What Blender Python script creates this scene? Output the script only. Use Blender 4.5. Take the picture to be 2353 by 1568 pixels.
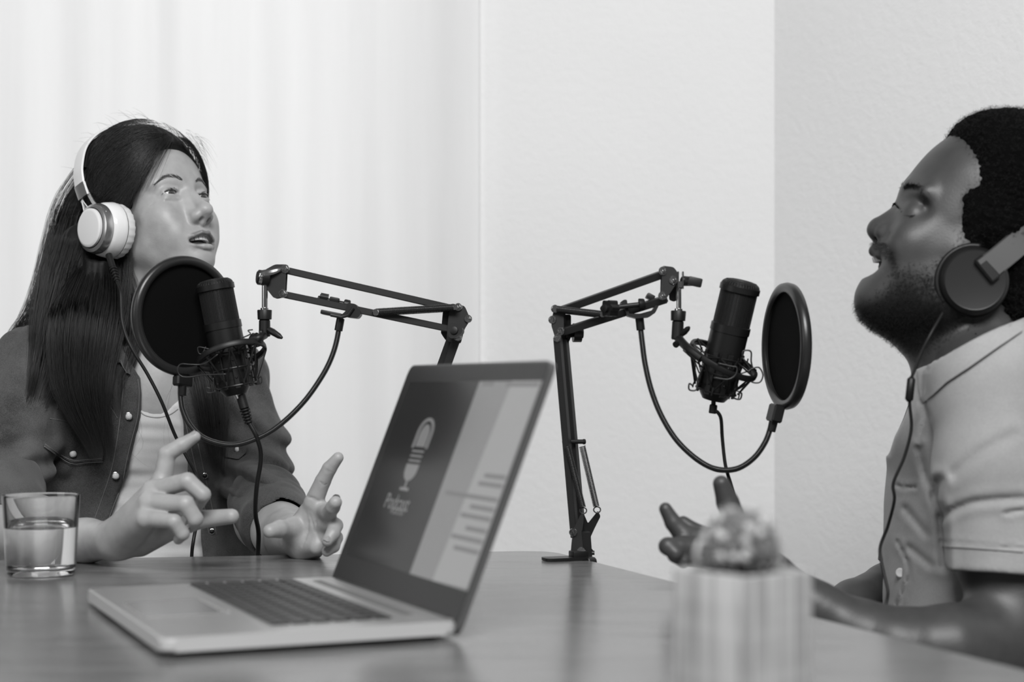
import bpy, bmesh, math, random
import numpy as np
from mathutils import Vector, Matrix, Euler
for o in list(bpy.data.objects): bpy.data.objects.remove(o)
scene = bpy.context.scene
COL = scene.collection
RNG = np.random.default_rng(7); random.seed(7)
PI = math.pi
# ---------------------------------------------------------------- camera (level, 58 mm, small vertical shift)
F, CX, HY, TABLE_Z = 3800.0, 1176.5, 890.0, 0.75
CAM_Z = TABLE_Z + 0.213
def P(px, py, d):
    "world point at distance d (m) in front of the camera, seen at pixel px,py of the photograph"
    return Vector(((px - CX) / F * d, d, CAM_Z + (HY - py) / F * d))
def on_table(px, py, z=TABLE_Z):
    return P(px, py, (CAM_Z - z) * F / (py - HY))
cam_d = bpy.data.cameras.new('camera'); cam = bpy.data.objects.new('camera', cam_d); COL.objects.link(cam)
cam.location = (0, 0, CAM_Z); cam.rotation_euler = (PI / 2, 0, 0)
cam_d.sensor_width = 36; cam_d.lens = F / 2353 * 36; cam_d.shift_y = (HY - 784) / 2353
cam_d.clip_start = 0.05
cam_d.dof.use_dof = True; cam_d.dof.focus_distance = 2.18; cam_d.dof.aperture_fstop = 3.7; cam_d.dof.aperture_blades = 9
scene.camera = cam
# ---------------------------------------------------------------- light
world = bpy.data.worlds.new('world'); scene.world = world; world.use_nodes = True
world.node_tree.nodes['Background'].inputs[0].default_value = (1, 1, 1, 1)
world.node_tree.nodes['Background'].inputs[1].default_value = 0.13
def area(name, loc, target, sx, sy, power):
    l = bpy.data.lights.new(name, 'AREA'); l.shape = 'RECTANGLE'; l.size = sx; l.size_y = sy; l.energy = power
    o = bpy.data.objects.new(name, l); COL.objects.link(o); o.location = loc
    o.rotation_euler = (Vector(target) - Vector(loc)).to_track_quat('-Z', 'Y').to_euler(); return o
area('window_daylight', (-0.75, 4.0, 1.6), (-0.75, 2.6, 1.45), 2.2, 2.2, 23)
area('added_key_light', (0.15, -0.9, 3.3), (0.2, 2.3, 1.0), 2.2, 1.2, 232)  # added soft key lamp high behind the camera, out of view
area('added_side_light', (-2.4, 0.4, 1.9), (0.3, 2.4, 1.1), 1.2, 1.4, 16)  # added soft area lamp out of view on the left
scene.view_settings.view_transform = 'Standard'; scene.view_settings.look = 'None'
scene.view_settings.gamma = 1.0; scene.view_settings.use_curve_mapping = False
scene.view_settings.exposure = -0.36
# ---------------------------------------------------------------- materials
def g(v, a=1.0): return (v, v, v, a)
class NT:
    def __init__(s, name):
        s.m = bpy.data.materials.new(name); s.m.use_nodes = True; s.t = s.m.node_tree
        s.b = s.t.nodes['Principled BSDF']; s.out = s.t.nodes['Material Output']
    def n(s, typ, **kw):
        n = s.t.nodes.new(typ)
        for k, v in kw.items():
            if k in n.inputs.keys(): n.inputs[k].default_value = v
            else: setattr(n, k, v)
        return n
    def l(s, a, b): s.t.links.new(a, b)
    def coord(s, scale=(1, 1, 1), kind='Object', rot=(0, 0, 0)):
        c = s.n('ShaderNodeTexCoord'); mp = s.n('ShaderNodeMapping'); mp.inputs['Scale'].default_value = scale
        mp.inputs['Rotation'].default_value = rot
        s.l(c.outputs[kind], mp.inputs[0]); return mp.outputs[0]
    def ramp(s, fac, stops):
        r = s.n('ShaderNodeValToRGB'); e = r.color_ramp.elements
        while len(e) < len(stops): e.new(0.5)
        for el, (p, v) in zip(e, stops): el.position = p; el.color = g(v)
        s.l(fac, r.inputs[0]); return r.outputs[0]
    def bump(s, h, strength, dist, normal=None):
        b = s.n('ShaderNodeBump'); b.inputs['Strength'].default_value = strength; b.inputs['Distance'].default_value = dist
        s.l(h, b.inputs['Height'])
        if normal is not None: s.l(normal, b.inputs['Normal'])
        s.l(b.outputs[0], s.b.inputs['Normal']); return b.outputs[0]
    def setup(s, col, rough, metal=0.0, spec=0.5, **kw):
        s.b.inputs['Base Color'].default_value = g(col); s.b.inputs['Roughness'].default_value = rough
        s.b.inputs['Metallic'].default_value = metal; s.b.inputs['Specular IOR Level'].default_value = spec
        for k, v in kw.items(): s.b.inputs[k].default_value = v
        return s
def simple(name, col, rough=0.5, metal=0.0, spec=0.5, noise=None, **kw):
    "plain material; noise=(scale, albedo spread, bump distance)"
    n = NT(name).setup(col, rough, metal, spec, **kw)
    if noise:
        v = n.coord(); t = n.n('ShaderNodeTexNoise', Scale=noise[0], Detail=4.0); n.l(v, t.inputs['Vector'])
        n.l(n.ramp(t.outputs[0], [(0.3, col * (1 - noise[1])), (0.7, col * (1 + noise[1]))]), n.b.inputs['Base Color'])
        if noise[2]: n.bump(t.outputs[0], 0.6, noise[2])
    return n.m
# ---------------------------------------------------------------- object helpers
def mesh_obj(name, verts, faces, mat, parent=None, smooth=True, sharp=None):
    me = bpy.data.meshes.new(name)
    if isinstance(verts, np.ndarray) and isinstance(faces, np.ndarray):
        me.vertices.add(len(verts)); me.vertices.foreach_set('co', np.ascontiguousarray(verts, dtype=np.float32).ravel())
        k = faces.shape[1]
        me.loops.add(faces.size); me.loops.foreach_set('vertex_index', np.ascontiguousarray(faces, dtype=np.int32).ravel())
        me.polygons.add(len(faces)); me.polygons.foreach_set('loop_start', np.arange(0, faces.size, k, dtype=np.int32))
        me.update(calc_edges=True); me.validate()
    else:
        me.from_pydata([tuple(v) for v in verts], [], [list(map(int, f)) for f in faces])
    if smooth: me.polygons.foreach_set('use_smooth', np.ones(len(me.polygons), dtype=bool))
    me.update()
    if sharp is not None: me.set_sharp_from_angle(angle=math.radians(sharp))
    o = bpy.data.objects.new(name, me); COL.objects.link(o)
    if mat: me.materials.append(mat)
    if parent: o.parent = parent
    return o
def bm_obj(name, bm, mat, parent=None, sharp=35):
    me = bpy.data.meshes.new(name); bmesh.ops.recalc_face_normals(bm, faces=bm.faces[:]); bm.to_mesh(me); bm.free()
    me.polygons.foreach_set('use_smooth', np.ones(len(me.polygons), dtype=bool))
    if sharp is not None: me.set_sharp_from_angle(angle=math.radians(sharp))
    o = bpy.data.objects.new(name, me); COL.objects.link(o)
    if mat: me.materials.append(mat)
    if parent: o.parent = parent
    return o
def thing(name, label, cat, loc=(0, 0, 0), group=None):
    o = bpy.data.objects.new(name, None); COL.objects.link(o); o.empty_display_size = 0.05
    o['label'] = label; o['category'] = cat
    if group: o['group'] = group
    THINGS.append((o, Vector(loc))); return o
THINGS = []
def place_empties():
    "move each thing's Empty to its base without moving its parts"
    for o, loc in THINGS:
        if loc.length == 0: continue
        for c in o.children: c.matrix_parent_inverse = Matrix.Translation(-loc)
        o.location = loc
def frame_from(z, x=None):
    z = Vector(z).normalized(); x = Vector(x) if x is not None else (Vector((1, 0, 0)) if abs(z.x) < 0.9 else Vector((0, 1, 0)))
    x = (x - z * x.dot(z)).normalized(); y = z.cross(x)
    return Matrix((x, y, z)).transposed()
def add_box(bm, c, size, R=None, bevel=0.0, seg=2):
    b = bmesh.new(); bmesh.ops.create_cube(b, size=1.0)
    for v in b.verts: v.co = Vector((v.co.x * size[0], v.co.y * size[1], v.co.z * size[2]))
    if bevel: bmesh.ops.bevel(b, geom=b.edges[:], offset=bevel, segments=seg, affect='EDGES', profile=0.6)
    merge(bm, b, c, R)
def merge(bm, b, c=(0, 0, 0), R=None):
    c = Vector(c); mp = {}
    for v in b.verts: mp[v] = bm.verts.new((R @ v.co if R is not None else v.co) + c)
    for f in b.faces:
        try: bm.faces.new([mp[v] for v in f.verts])
        except ValueError: pass
    b.free()
def add_lathe(bm, prof, c=(0, 0, 0), R=None, seg=32, caps=True):
    "prof: (radius, z) list, turned about local z"
    c = Vector(c); rings = []
    for r, z in prof:
        ring = []
        for i in range(seg):
            a = 2 * PI * i / seg; v = Vector((r * math.cos(a), r * math.sin(a), z))
            ring.append(bm.verts.new((R @ v if R is not None else v) + c))
        rings.append(ring)
    for a, b in zip(rings, rings[1:]):
        for i in range(seg): bm.faces.new((a[i], a[(i + 1) % seg], b[(i + 1) % seg], b[i]))
    if caps: bm.faces.new(rings[0][::-1]); bm.faces.new(rings[-1])
def add_cyl(bm, a, b, r, seg=16, r2=None, bev=0.0):
    a, b = Vector(a), Vector(b); L = (b - a).length; r2 = r if r2 is None else r2
    prof = [(r - bev, 0), (r, bev), (r2, L - bev), (r2 - bev, L)] if bev else [(r, 0), (r2, L)]
    add_lathe(bm, prof, a, frame_from(b - a), seg)
def add_bar(bm, a, b, w, h, up, bevel=0.0008):
    "rectangular bar from a to b, w across (a x up), h along up"
    a, b = Vector(a), Vector(b); d = b - a; z = d.normalized(); u = Vector(up); u = (u - z * u.dot(z)).normalized(); s = z.cross(u)
    add_box(bm, (a + b) / 2, (w, h, d.length), Matrix((s, u, z)).transposed(), bevel, 1)
def spline(pts, n):
    "Catmull-Rom through pts, n samples per span"
    pts = [Vector(p) for p in pts]; out = []
    q = [pts[0] * 2 - pts[1]] + pts + [pts[-1] * 2 - pts[-2]]
    for i in range(1, len(q) - 2):
        p0, p1, p2, p3 = q[i - 1:i + 3]
        for k in range(n):
            t = k / n; t2, t3 = t * t, t * t * t
            out.append(0.5 * ((2 * p1) + (p2 - p0) * t + (2 * p0 - 5 * p1 + 4 * p2 - p3) * t2 + (3 * p1 - p0 - 3 * p2 + p3) * t3))
    out.append(pts[-1]); return out
def add_tube(bm, path, r, seg=8, caps=True):
    "tube along path; r number or list"
    path = [Vector(p) for p in path]; n = len(path); rr = r if hasattr(r, '__len__') else [r] * n
    t = (path[1] - path[0]).normalized(); x = frame_from(t).col[0]; rings = []
    for i in range(n):
        t = (path[min(i + 1, n - 1)] - path[max(i - 1, 0)]).normalized(); x = (x - t * x.dot(t)).normalized(); y = t.cross(x)
        rings.append([bm.verts.new(path[i] + (x * math.cos(2 * PI * k / seg) + y * math.sin(2 * PI * k / seg)) * rr[i]) for k in range(seg)])
    for a, b in zip(rings, rings[1:]):
        for k in range(seg): bm.faces.new((a[k], a[(k + 1) % seg], b[(k + 1) % seg], b[k]))
    if caps: bm.faces.new(rings[0][::-1]); bm.faces.new(rings[-1])
def add_prism(bm, poly, n, thick, bevel=0.0):
    "planar polygon (world points) extruded by thick along n, centred"
    n = Vector(n).normalized(); a = [bm.verts.new(Vector(p) - n * thick / 2) for p in poly]; b = [bm.verts.new(Vector(p) + n * thick / 2) for p in poly]
    k = len(poly); bm.faces.new(a[::-1]); bm.faces.new(b)
    for i in range(k): bm.faces.new((a[i], a[(i + 1) % k], b[(i + 1) % k], b[i]))
def round_poly(pts, r, n=5):
    "round the corners of a planar polygon; r number or list"
    pts = [Vector(p) for p in pts]; out = []; k = len(pts); rr = r if hasattr(r, '__len__') else [r] * k
    for i in range(k):
        p, a, b = pts[i], pts[i - 1], pts[(i + 1) % k]; ri = rr[i]
        da, db = (a - p), (b - p); q = min(ri, da.length * 0.45, db.length * 0.45)
        if q <= 0: out.append(p); continue
        s, e = p + da.normalized() * q, p + db.normalized() * q
        for j in range(n + 1):
            t = j / n; out.append(s * (1 - t) ** 2 + p * 2 * t * (1 - t) + e * t * t)
    return out
# ================================================================ the room
def wall_mat():
    n = NT('plaster').setup(0.69, 0.85, spec=0.2)
    v = n.coord(); t = n.n('ShaderNodeTexNoise', Scale=75.0, Detail=3.0, Roughness=0.55); n.l(v, t.inputs['Vector'])
    w = n.n('ShaderNodeTexNoise', Scale=3.0, Detail=2.0); n.l(v, w.inputs['Vector'])
    n.l(n.ramp(w.outputs[0], [(0.3, 0.68), (0.7, 0.70)]), n.b.inputs['Base Color'])
    n.bump(n.ramp(t.outputs[0], [(0.35, 0), (0.62, 1)]), 0.35, 0.0010)
    return n.m
M_WALL = wall_mat()
def struct(name, bm, mat, sharp=35):
    o = bm_obj(name, bm, mat, None, sharp); o['kind'] = 'structure'; return o
def slab(name, x0, x1, y0, y1, z0, z1, mat):
    bm = bmesh.new(); add_box(bm, ((x0 + x1) / 2, (y0 + y1) / 2, (z0 + z1) / 2), (x1 - x0, y1 - y0, z1 - z0)); return struct(name, bm, mat)
WY = 3.0                      # face of the back wall
bm = bmesh.new()              # back wall with the window opening behind the curtain
wx0, wx1, wz0, wz1, cxw = -1.95, -0.19, 0.55, 2.25, 0.476
for x0, x1, z0, z1 in ((-2.6, wx0, 0, 2.6), (wx1, cxw, 0, 2.6), (wx0, wx1, 0, wz0), (wx0, wx1, wz1, 2.6)):
    add_box(bm, ((x0 + x1) / 2, WY + 0.1, (z0 + z1) / 2), (x1 - x0, 0.2, z1 - z0))
struct('wall_back', bm, M_WALL)
bm = bmesh.new()              # the wall turns towards the camera behind the man
a, b = Vector((cxw, WY, 0)), Vector((1.8, 1.45, 0)); d = (b - a).normalized(); nrm = Vector((-d.y, d.x, 0))
if nrm.x < 0: nrm = -nrm
c = (a + b) / 2 + nrm * 0.1; add_box(bm, (c.x, c.y, 1.3), ((b - a).length, 0.2, 2.6), Matrix((d, Vector((0, 0, 1)).cross(d), Vector((0, 0, 1)))).transposed())
struct('wall_right', bm, M_WALL)
slab('floor', -2.6, 2.2, -0.5, WY + 0.2, -0.1, 0.0, simple('floor_boards', 0.30, 0.5, noise=(4, .2, 0)))
# window: frame, mullion, pane
M_WHITE = simple('white_paint', 0.8, 0.4)
wn = bpy.data.objects.new('window_1', None); COL.objects.link(wn); wn['kind'] = 'structure'
bm = bmesh.new()
for x0, x1, z0, z1 in ((wx0, wx0 + .06, wz0, wz1), (wx1 - .06, wx1, wz0, wz1), (wx0, wx1, wz0, wz0 + .06), (wx0, wx1, wz1 - .06, wz1), (-1.05, -0.99, wz0, wz1)):
    add_box(bm, ((x0 + x1) / 2, WY + .12, (z0 + z1) / 2), (x1 - x0, .05, z1 - z0), None, .004)
bm_obj('window_frame', bm, M_WHITE, wn)
gm = NT('window_glass').setup(0.95, 0.0, **{'Transmission Weight': 1.0, 'IOR': 1.0}); 
bm = bmesh.new(); add_box(bm, ((wx0 + wx1) / 2, WY + .12, (wz0 + wz1) / 2), (wx1 - wx0 - .1, .004, wz1 - wz0 - .1)); bm_obj('window_pane', bm, gm.m, wn)
# sheer curtain
def curtain_mat():
    n = NT('sheer_fabric').setup(0.9, 0.9, spec=0.1)
    tr = n.n('ShaderNodeBsdfTranslucent'); tr.inputs[0].default_value = g(0.9)
    mx = n.n('ShaderNodeMixShader'); mx.inputs[0].default_value = 0.42
    v = n.coord((1, 1, 0.06)); t = n.n('ShaderNodeTexNoise', Scale=22.0, Detail=4.0); n.l(v, t.inputs['Vector'])
    c = n.ramp(t.outputs[0], [(0.25, 0.86), (0.75, 0.92)]); n.l(c, n.b.inputs['Base Color']); n.l(c, tr.inputs[0])
    n.l(n.b.outputs[0], mx.inputs[1]); n.l(tr.outputs[0], mx.inputs[2]); n.l(mx.outputs[0], n.out.inputs[0]); return n.m
nx, nz = 420, 30; x0, x1 = -2.3, -0.06
vs = []
for j in range(nz + 1):
    z = 0.05 + (2.5 - 0.05) * j / nz
    for i in range(nx + 1):
        t = i / nx; x = x0 + (x1 - x0) * t
        y = WY - 0.09 + 0.080 * max(0, (t - .90) / .10) ** 1.3 + 0.006 * math.sin(x * 38 + 0.5 * math.sin(x * 7) + z * .3) + 0.003 * math.sin(x * 71 + 1.3 + z * .5) + 0.007 * math.sin(x * 13)
        vs.append((x, y, z))
fs = [(j * (nx + 1) + i, j * (nx + 1) + i + 1, (j + 1) * (nx + 1) + i + 1, (j + 1) * (nx + 1) + i) for j in range(nz) for i in range(nx)]
cu = mesh_obj('curtain', vs, fs, curtain_mat()); cu['label'] = 'long sheer white curtain glowing in front of the window'; cu['category'] = 'curtain'
bm = bmesh.new(); add_cyl(bm, (-2.4, WY - .09, 2.52), (0.1, WY - .09, 2.52), .012)
ro = bm_obj('curtain_rod', bm, M_WHITE, cu)
# ================================================================ table
def wood_mat():
    n = NT('stained_wood').setup(0.10, 0.24, spec=1.0)
    v = n.coord((1.2, 9, 1), rot=(0, 0, math.radians(24))); t = n.n('ShaderNodeTexNoise', Scale=5.0, Detail=8.0, Roughness=0.65, Distortion=0.6); n.l(v, t.inputs['Vector'])
    v2 = n.coord((3, 90, 1), rot=(0, 0, math.radians(24))); t2 = n.n('ShaderNodeTexNoise', Scale=6.0, Detail=4.0); n.l(v2, t2.inputs['Vector'])
    mx = n.n('ShaderNodeMath', operation='ADD'); n.l(t.outputs[0], mx.inputs[0]); n.l(t2.outputs[0], mx.inputs[1])
    n.l(n.ramp(mx.outputs[0], [(0.80, 0.085), (1.15, 0.17)]), n.b.inputs['Base Color'])
    r = n.ramp(t2.outputs[0], [(0.3, 0.17), (0.7, 0.27)]); n.l(r, n.b.inputs['Roughness'])
    n.bump(t2.outputs[0], 0.12, 0.0006); return n.m
M_WOOD = wood_mat()
far_l, corner, right = on_table(-500, 1296), on_table(1262, 1266), on_table(2353, 1541)
right2 = corner + (right - corner) * 2.1
tb = thing('table', 'dark wooden table between the two people, laptop and microphone arms on it', 'table')
poly = [far_l, corner, right2, Vector((-0.5, right2.y - 0.1, TABLE_Z)), Vector((far_l.x - .1, .3, TABLE_Z))]
poly = round_poly(poly, [.02, .035, .05, .05, .05])
top = [p - Vector((0, 0, .0125)) for p in poly]
bm = bmesh.new(); add_prism(bm, top, (0, 0, 1), 0.025)
bmesh.ops.bevel(bm, geom=[e for e in bm.edges if abs(e.verts[0].co.z - e.verts[1].co.z) < 1e-5], offset=.002, segments=2, affect='EDGES')
bm_obj('tabletop', bm, M_WOOD, tb)
for x, y in ((-.7, .45), (-.7, 1.8), (0.0, 1.85), (.28, .6)):
    bm = bmesh.new(); add_box(bm, (x, y, .3625), (.06, .06, .725), None, .004); bm_obj('leg', bm, M_WOOD, tb)
# ================================================================ laptop
lx, ly, lth, lW, lD, lL, lph, lh = -0.2733, 1.2881, 0.4112, 0.3555, 0.2497, 0.236, 0.3753, 0.1965
LZ = CAM_Z - lh
U = Vector((-math.sin(lth), math.cos(lth), 0)); S = Vector((math.cos(lth), math.sin(lth), 0)); K = Vector((0, 0, 1))
LB = Vector((lx, ly, LZ))
def deck(s, u, k=0.0): return LB + S * s + U * u + K * k
M_SILVER = simple('brushed_aluminium', 0.62, 0.34, 0.85, noise=(60, .04, 0))
M_BEZEL = simple('dark_bezel', 0.022, 0.30, 0, .25)
M_KEY = simple('black_keycap', 0.02, 0.42)
lap = thing('laptop', 'open silver laptop with a microphone icon on its screen', 'laptop', deck(lD / 2, lW / 2, -.0165))
bth = 0.0112
poly = round_poly([deck(0, 0), deck(lD, 0), deck(lD, lW), deck(0, lW)], .012, 6)
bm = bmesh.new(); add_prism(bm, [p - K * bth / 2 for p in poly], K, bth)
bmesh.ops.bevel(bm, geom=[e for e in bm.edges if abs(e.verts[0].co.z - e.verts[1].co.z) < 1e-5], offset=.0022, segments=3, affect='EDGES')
M_EDGE = simple('edge_painted_shine', 0.46, 0.38, 0.15, .6)  # paler base colour stands in for light reflected by the laptop's side
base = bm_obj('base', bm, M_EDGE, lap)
poly = round_poly([deck(.012, .012), deck(lD - .012, .012), deck(lD - .012, lW - .012), deck(.012, lW - .012)], .010, 5); z0 = LZ - bth - TABLE_Z
bm = bmesh.new(); add_prism(bm, [p - K * (bth + z0 / 2 - .0004) for p in poly], K, z0 - .0016); bm_obj('painted_gap_shade', bm, M_BEZEL, lap)  # dark slab added to paint the shadow gap under the base
for a_, b_ in ((.02, .02), (lD - .02, .02), (.02, lW - .02), (lD - .02, lW - .02)):
    bm = bmesh.new(); q_ = deck(a_, b_); add_cyl(bm, Vector((q_.x, q_.y, TABLE_Z + .0003)), Vector((q_.x, q_.y, LZ - bth + .0005)), .006, 14); bm_obj('foot', bm, M_BEZEL, lap)
def deck_plate(name, s0, s1, u0, u1, mat, k0, k1, r=.003, par=None):
    bm = bmesh.new(); pl = round_poly([deck(s0, u0), deck(s1, u0), deck(s1, u1), deck(s0, u1)], r, 4)
    add_prism(bm, [p + K * (k0 + k1) / 2 for p in pl], K, k1 - k0); return bm_obj(name, bm, mat, par or lap)
deck_plate('deck', .0022, lD - .0022, .0022, lW - .0022, M_SILVER, -.001, .00025, .010)
deck_plate('trackpad', .012, .080, .125, .235, simple('trackpad_glass', 0.45, 0.22, 0.6), -.0005, .0006, .004)
deck_plate('trackpad_button', .0835, .0870, .128, .232, M_SILVER, .0, .0012, .001)
deck_plate('speaker_grille', lD - .030, lD - .021, .05, lW - .03, simple('grille', 0.16, 0.5, 0.4), -.0003, .0006, .002)
kb = deck_plate('keyboard_tray', .094, .206, .030, lW - .012, simple('keyboard_tray', 0.33, 0.4, 0.5), -.0005, .0004, .003)
key_me = {}
rows, r0, r1, u0, u1 = 6, .0965, .2040, .0325, lW - .0145
for r in range(rows):
    n = 15 if r else 11
    widths = [1.0] * n
    if r == 0: widths = [1, 1, 1, 1.2, 5.6, 1.2, 1, 1, 1, 1, 1]
    elif r == 1: widths[0], widths[-1] = 1.8, 1.5
    elif r == 2: widths[0], widths[-1] = 1.6, 1.4
    elif r == 3: widths[0], widths[-1] = 1.4, 1.2
    tot = sum(widths); u = u0
    for w in widths:
        du = (u1 - u0) * w / tot; ds = (r1 - r0) / rows; kw = (round(du, 4))
        if kw not in key_me:
            bm = bmesh.new(); add_box(bm, (0, 0, 0), (ds - .0032, du - .0032, .0022), None, .0007, 1)
            me = bpy.data.meshes.new('key'); bm.to_mesh(me); bm.free(); me.materials.append(M_KEY); key_me[kw] = me
        o = bpy.data.objects.new('key', key_me[kw]); COL.objects.link(o); o.parent = lap
        p = deck(r0 + (r + .5) * ds, u + du / 2, .0011); o.location = p; o.rotation_euler = (0, 0, lth); u += du
# lid
LU = (S * math.sin(lph) + K * math.cos(lph)); LN = U.cross(LU).normalized()
if LN.dot(S) > 0: LN = -LN           # faces the user
LO = deck(lD, 0) 
def lid(a, b, n=0.0): return LO + U * (lW * (1 - a)) + LU * b + LN * n     # a: 0 far .. 1 near, b: metres up, n: towards the user
def lid_at(px, py):
    o = Vector((0, 0, CAM_Z)); d = P(px, py, 1.0) - o; t = (LO - o).dot(LN) / d.dot(LN); q = o + d * t - LO
    return 1 - q.dot(U) / lW, q.dot(LU)
def lid_poly(name, pts, n0, n1, mat, r=0.0, par=None, sharp=35):
    w = [lid(a, b, (n0 + n1) / 2) for a, b in pts]
    if r: w = round_poly(w, r, 6)
    bm = bmesh.new(); add_prism(bm, w, LN, n1 - n0); return bm_obj(name, bm, mat, par or lap, sharp)
scr_lid = lid_poly('lid', [(0, -.012), (1, -.012), (1, lL), (0, lL)], -.0060, 0.0, simple('lid_shell', 0.10, 0.4, 0.3), .012)
lid_poly('screen_bezel', [(.006, -.004), (.994, -.004), (.994, lL - .002), (.006, lL - .002)], 0, .0006, M_BEZEL, .010, scr_lid)
bm = bmesh.new(); add_cyl(bm, lid(.06, -.004, -.001), lid(.94, -.004, -.001), .0055); bm_obj('hinge', bm, M_BEZEL, lap)
def screen_mat(name, e, base=0.03, grad=None):
    n = NT(name).setup(base, 0.16, spec=.22)
    n.b.inputs['Emission Color'].default_value = g(1.0); n.b.inputs['Emission Strength'].default_value = e
    return n.m
c = [lid_at(808, 1276), lid_at(1078, 1364), lid_at(1243, 880), lid_at(934, 876)]
A0 = (c[0][0] + c[3][0]) / 2; A1 = (c[1][0] + c[2][0]) / 2; B0 = (c[0][1] + c[1][1]) / 2; B1 = (c[2][1] + c[3][1]) / 2
AS = (lid_at(948, 1322)[0] + lid_at(1098, 880)[0]) / 2

sc = lid_poly('screen', [(A0, B0), (AS, B0), (AS, B1), (A0, B1)], .0006, .0010, screen_mat('screen_dark', 0.010, .02), 0, scr_lid)
lid_poly('page', [(AS, B0), (A1, B0), (A1, B1), (AS, B1)], .0006, .0010, screen_mat('screen_page', 0.23, .03), 0, scr_lid)
am = AS + (A1 - AS) * .42
lid_poly('page_column', [(am, B0), (A1 - .004, B0 + .002), (A1 - .004, B1), (am + .05, B1)], .0010, .0012, screen_mat('screen_column', 0.34, .03), 0, scr_lid)
m_line = screen_mat('screen_text_grey', 0.17, .02); m_icon = screen_mat('screen_icon', 0.22, .03)
for px, py, w in ((1125, 1100, .13), (1110, 1118, .15), (1030, 1138, .34), (1095, 1172, .15), (1078, 1192, .19), (1085, 1222, .13), (1050, 1265, .16), (1062, 1242, .2), (1110, 888, .07), (1185, 890, .20)):
    a, b = lid_at(px, py); a = min(a, A1 - w - .01); lid_poly('text_line', [(a, b), (a + w, b), (a + w, b + .0038), (a, b + .0038)], .0012, .0015, m_line, 0, scr_lid)
# microphone icon
ia, ib = lid_at(926, 1128); ta, tb_ = lid_at(996, 962)
ic = (ia + ta) / 2; ih = tb_ - ib
def I(x, y): return (ic + x / lW, ib + y * ih)      # x metres from the icon's axis, y 0..1 of its height
bm = bmesh.new()
def ring2(pts, n0=.0014, t=.0004): add_prism(bm, [lid(a, b, n0) for a, b in pts], LN, t)
def arcpts(cx, cy, rx, ry, a0, a1, n=14): return [I(cx + rx * math.cos(math.radians(a0 + (a1 - a0) * k / n)), cy + ry * math.sin(math.radians(a0 + (a1 - a0) * k / n))) for k in range(n + 1)]
R = .0215
outer = arcpts(0, .78, R, .22, 0, 180); inner = arcpts(0, .78, R - .005, .22 - .045, 180, 0)
for k in range(14): ring2([outer[k], outer[k + 1], inner[13 - k], inner[14 - k]])
for sx in (-1, 1): ring2([I(sx * R, .58), I(sx * R, .78), I(sx * (R - .005), .78), I(sx * (R - .005), .58)])
ring2(arcpts(0, .74, R - .009, .17, 0, 180) + [I(-(R - .009), .60), I(R - .009, .60)])
for k in range(3): ring2([I(-R * .75, .55 - .065 * k), I(R * .75, .55 - .065 * k), I(R * .75, .525 - .065 * k), I(-R * .75, .525 - .065 * k)])
ring2([I(-R * .8, .36), I(R * .8, .36)] + arcpts(0, .30, R * .8, .17, 0, -180)[1:])
ring2([I(-.002, .14), I(.002, .14), I(.002, .04), I(-.002, .04)]); ring2([I(-.012, .0), I(.012, .0), I(.012, .04), I(-.012, .04)])
bm_obj('microphone_icon', bm, m_icon, scr_lid)
def lid_text(txt, px, py, size, mat):
    cu = bpy.data.curves.new('caption', 'FONT'); cu.body = txt; cu.size = size; cu.align_x = 'CENTER'; cu.extrude = .0001
    o = bpy.data.objects.new('caption', cu); COL.objects.link(o); a, b = lid_at(px, py)
    o.matrix_world = Matrix.Translation(lid(a, b, .0014)) @ Matrix((-U, LU, LN)).transposed().to_4x4()
    cu.materials.append(mat)
    dg = bpy.context.evaluated_depsgraph_get(); me = bpy.data.meshes.new_from_object(o.evaluated_get(dg)); mw = o.matrix_world.copy()
    bpy.data.objects.remove(o); me.transform(mw); o = bpy.data.objects.new('caption', me); COL.objects.link(o); o.parent = scr_lid
lid_text('Podcast', 910, 1172, .022, m_icon); lid_text('PODCAST', 914, 1184, .009, m_icon)
# ================================================================ glass of water
gx = -0.532; gy = 1.868
M_GLASS = NT('clear_glass').setup(1.0, 0.0, **{'Transmission Weight': 1.0, 'IOR': 1.47}).m
M_WATER = NT('water').setup(1.0, 0.0, **{'Transmission Weight': 1.0, 'IOR': 1.33}).m
gl = thing('water_glass', 'clear tumbler half full of water on the table', 'glass', (gx, gy, TABLE_Z))
bm = bmesh.new()
add_lathe(bm, [(.0001, .0006), (.034, .0006), (.0375, .003), (.0385, .01), (.0428, .0895), (.0425, .0915), (.0412, .0915), (.0405, .0890), (.0362, .012), (.034, .0085), (.0001, .008)], (gx, gy, TABLE_Z), None, 64, False)
bm_obj('tumbler', bm, M_GLASS, gl, 60)
bm = bmesh.new()
add_lathe(bm, [(.0001, .0082), (.0338, .0087), (.0364, .0121), (.03875, .0545), (.0392, .0555), (.0372, .0548), (.0001, .0548)], (gx, gy, TABLE_Z), None, 64, False)
bm_obj('water', bm, M_WATER, gl, 60)
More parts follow.
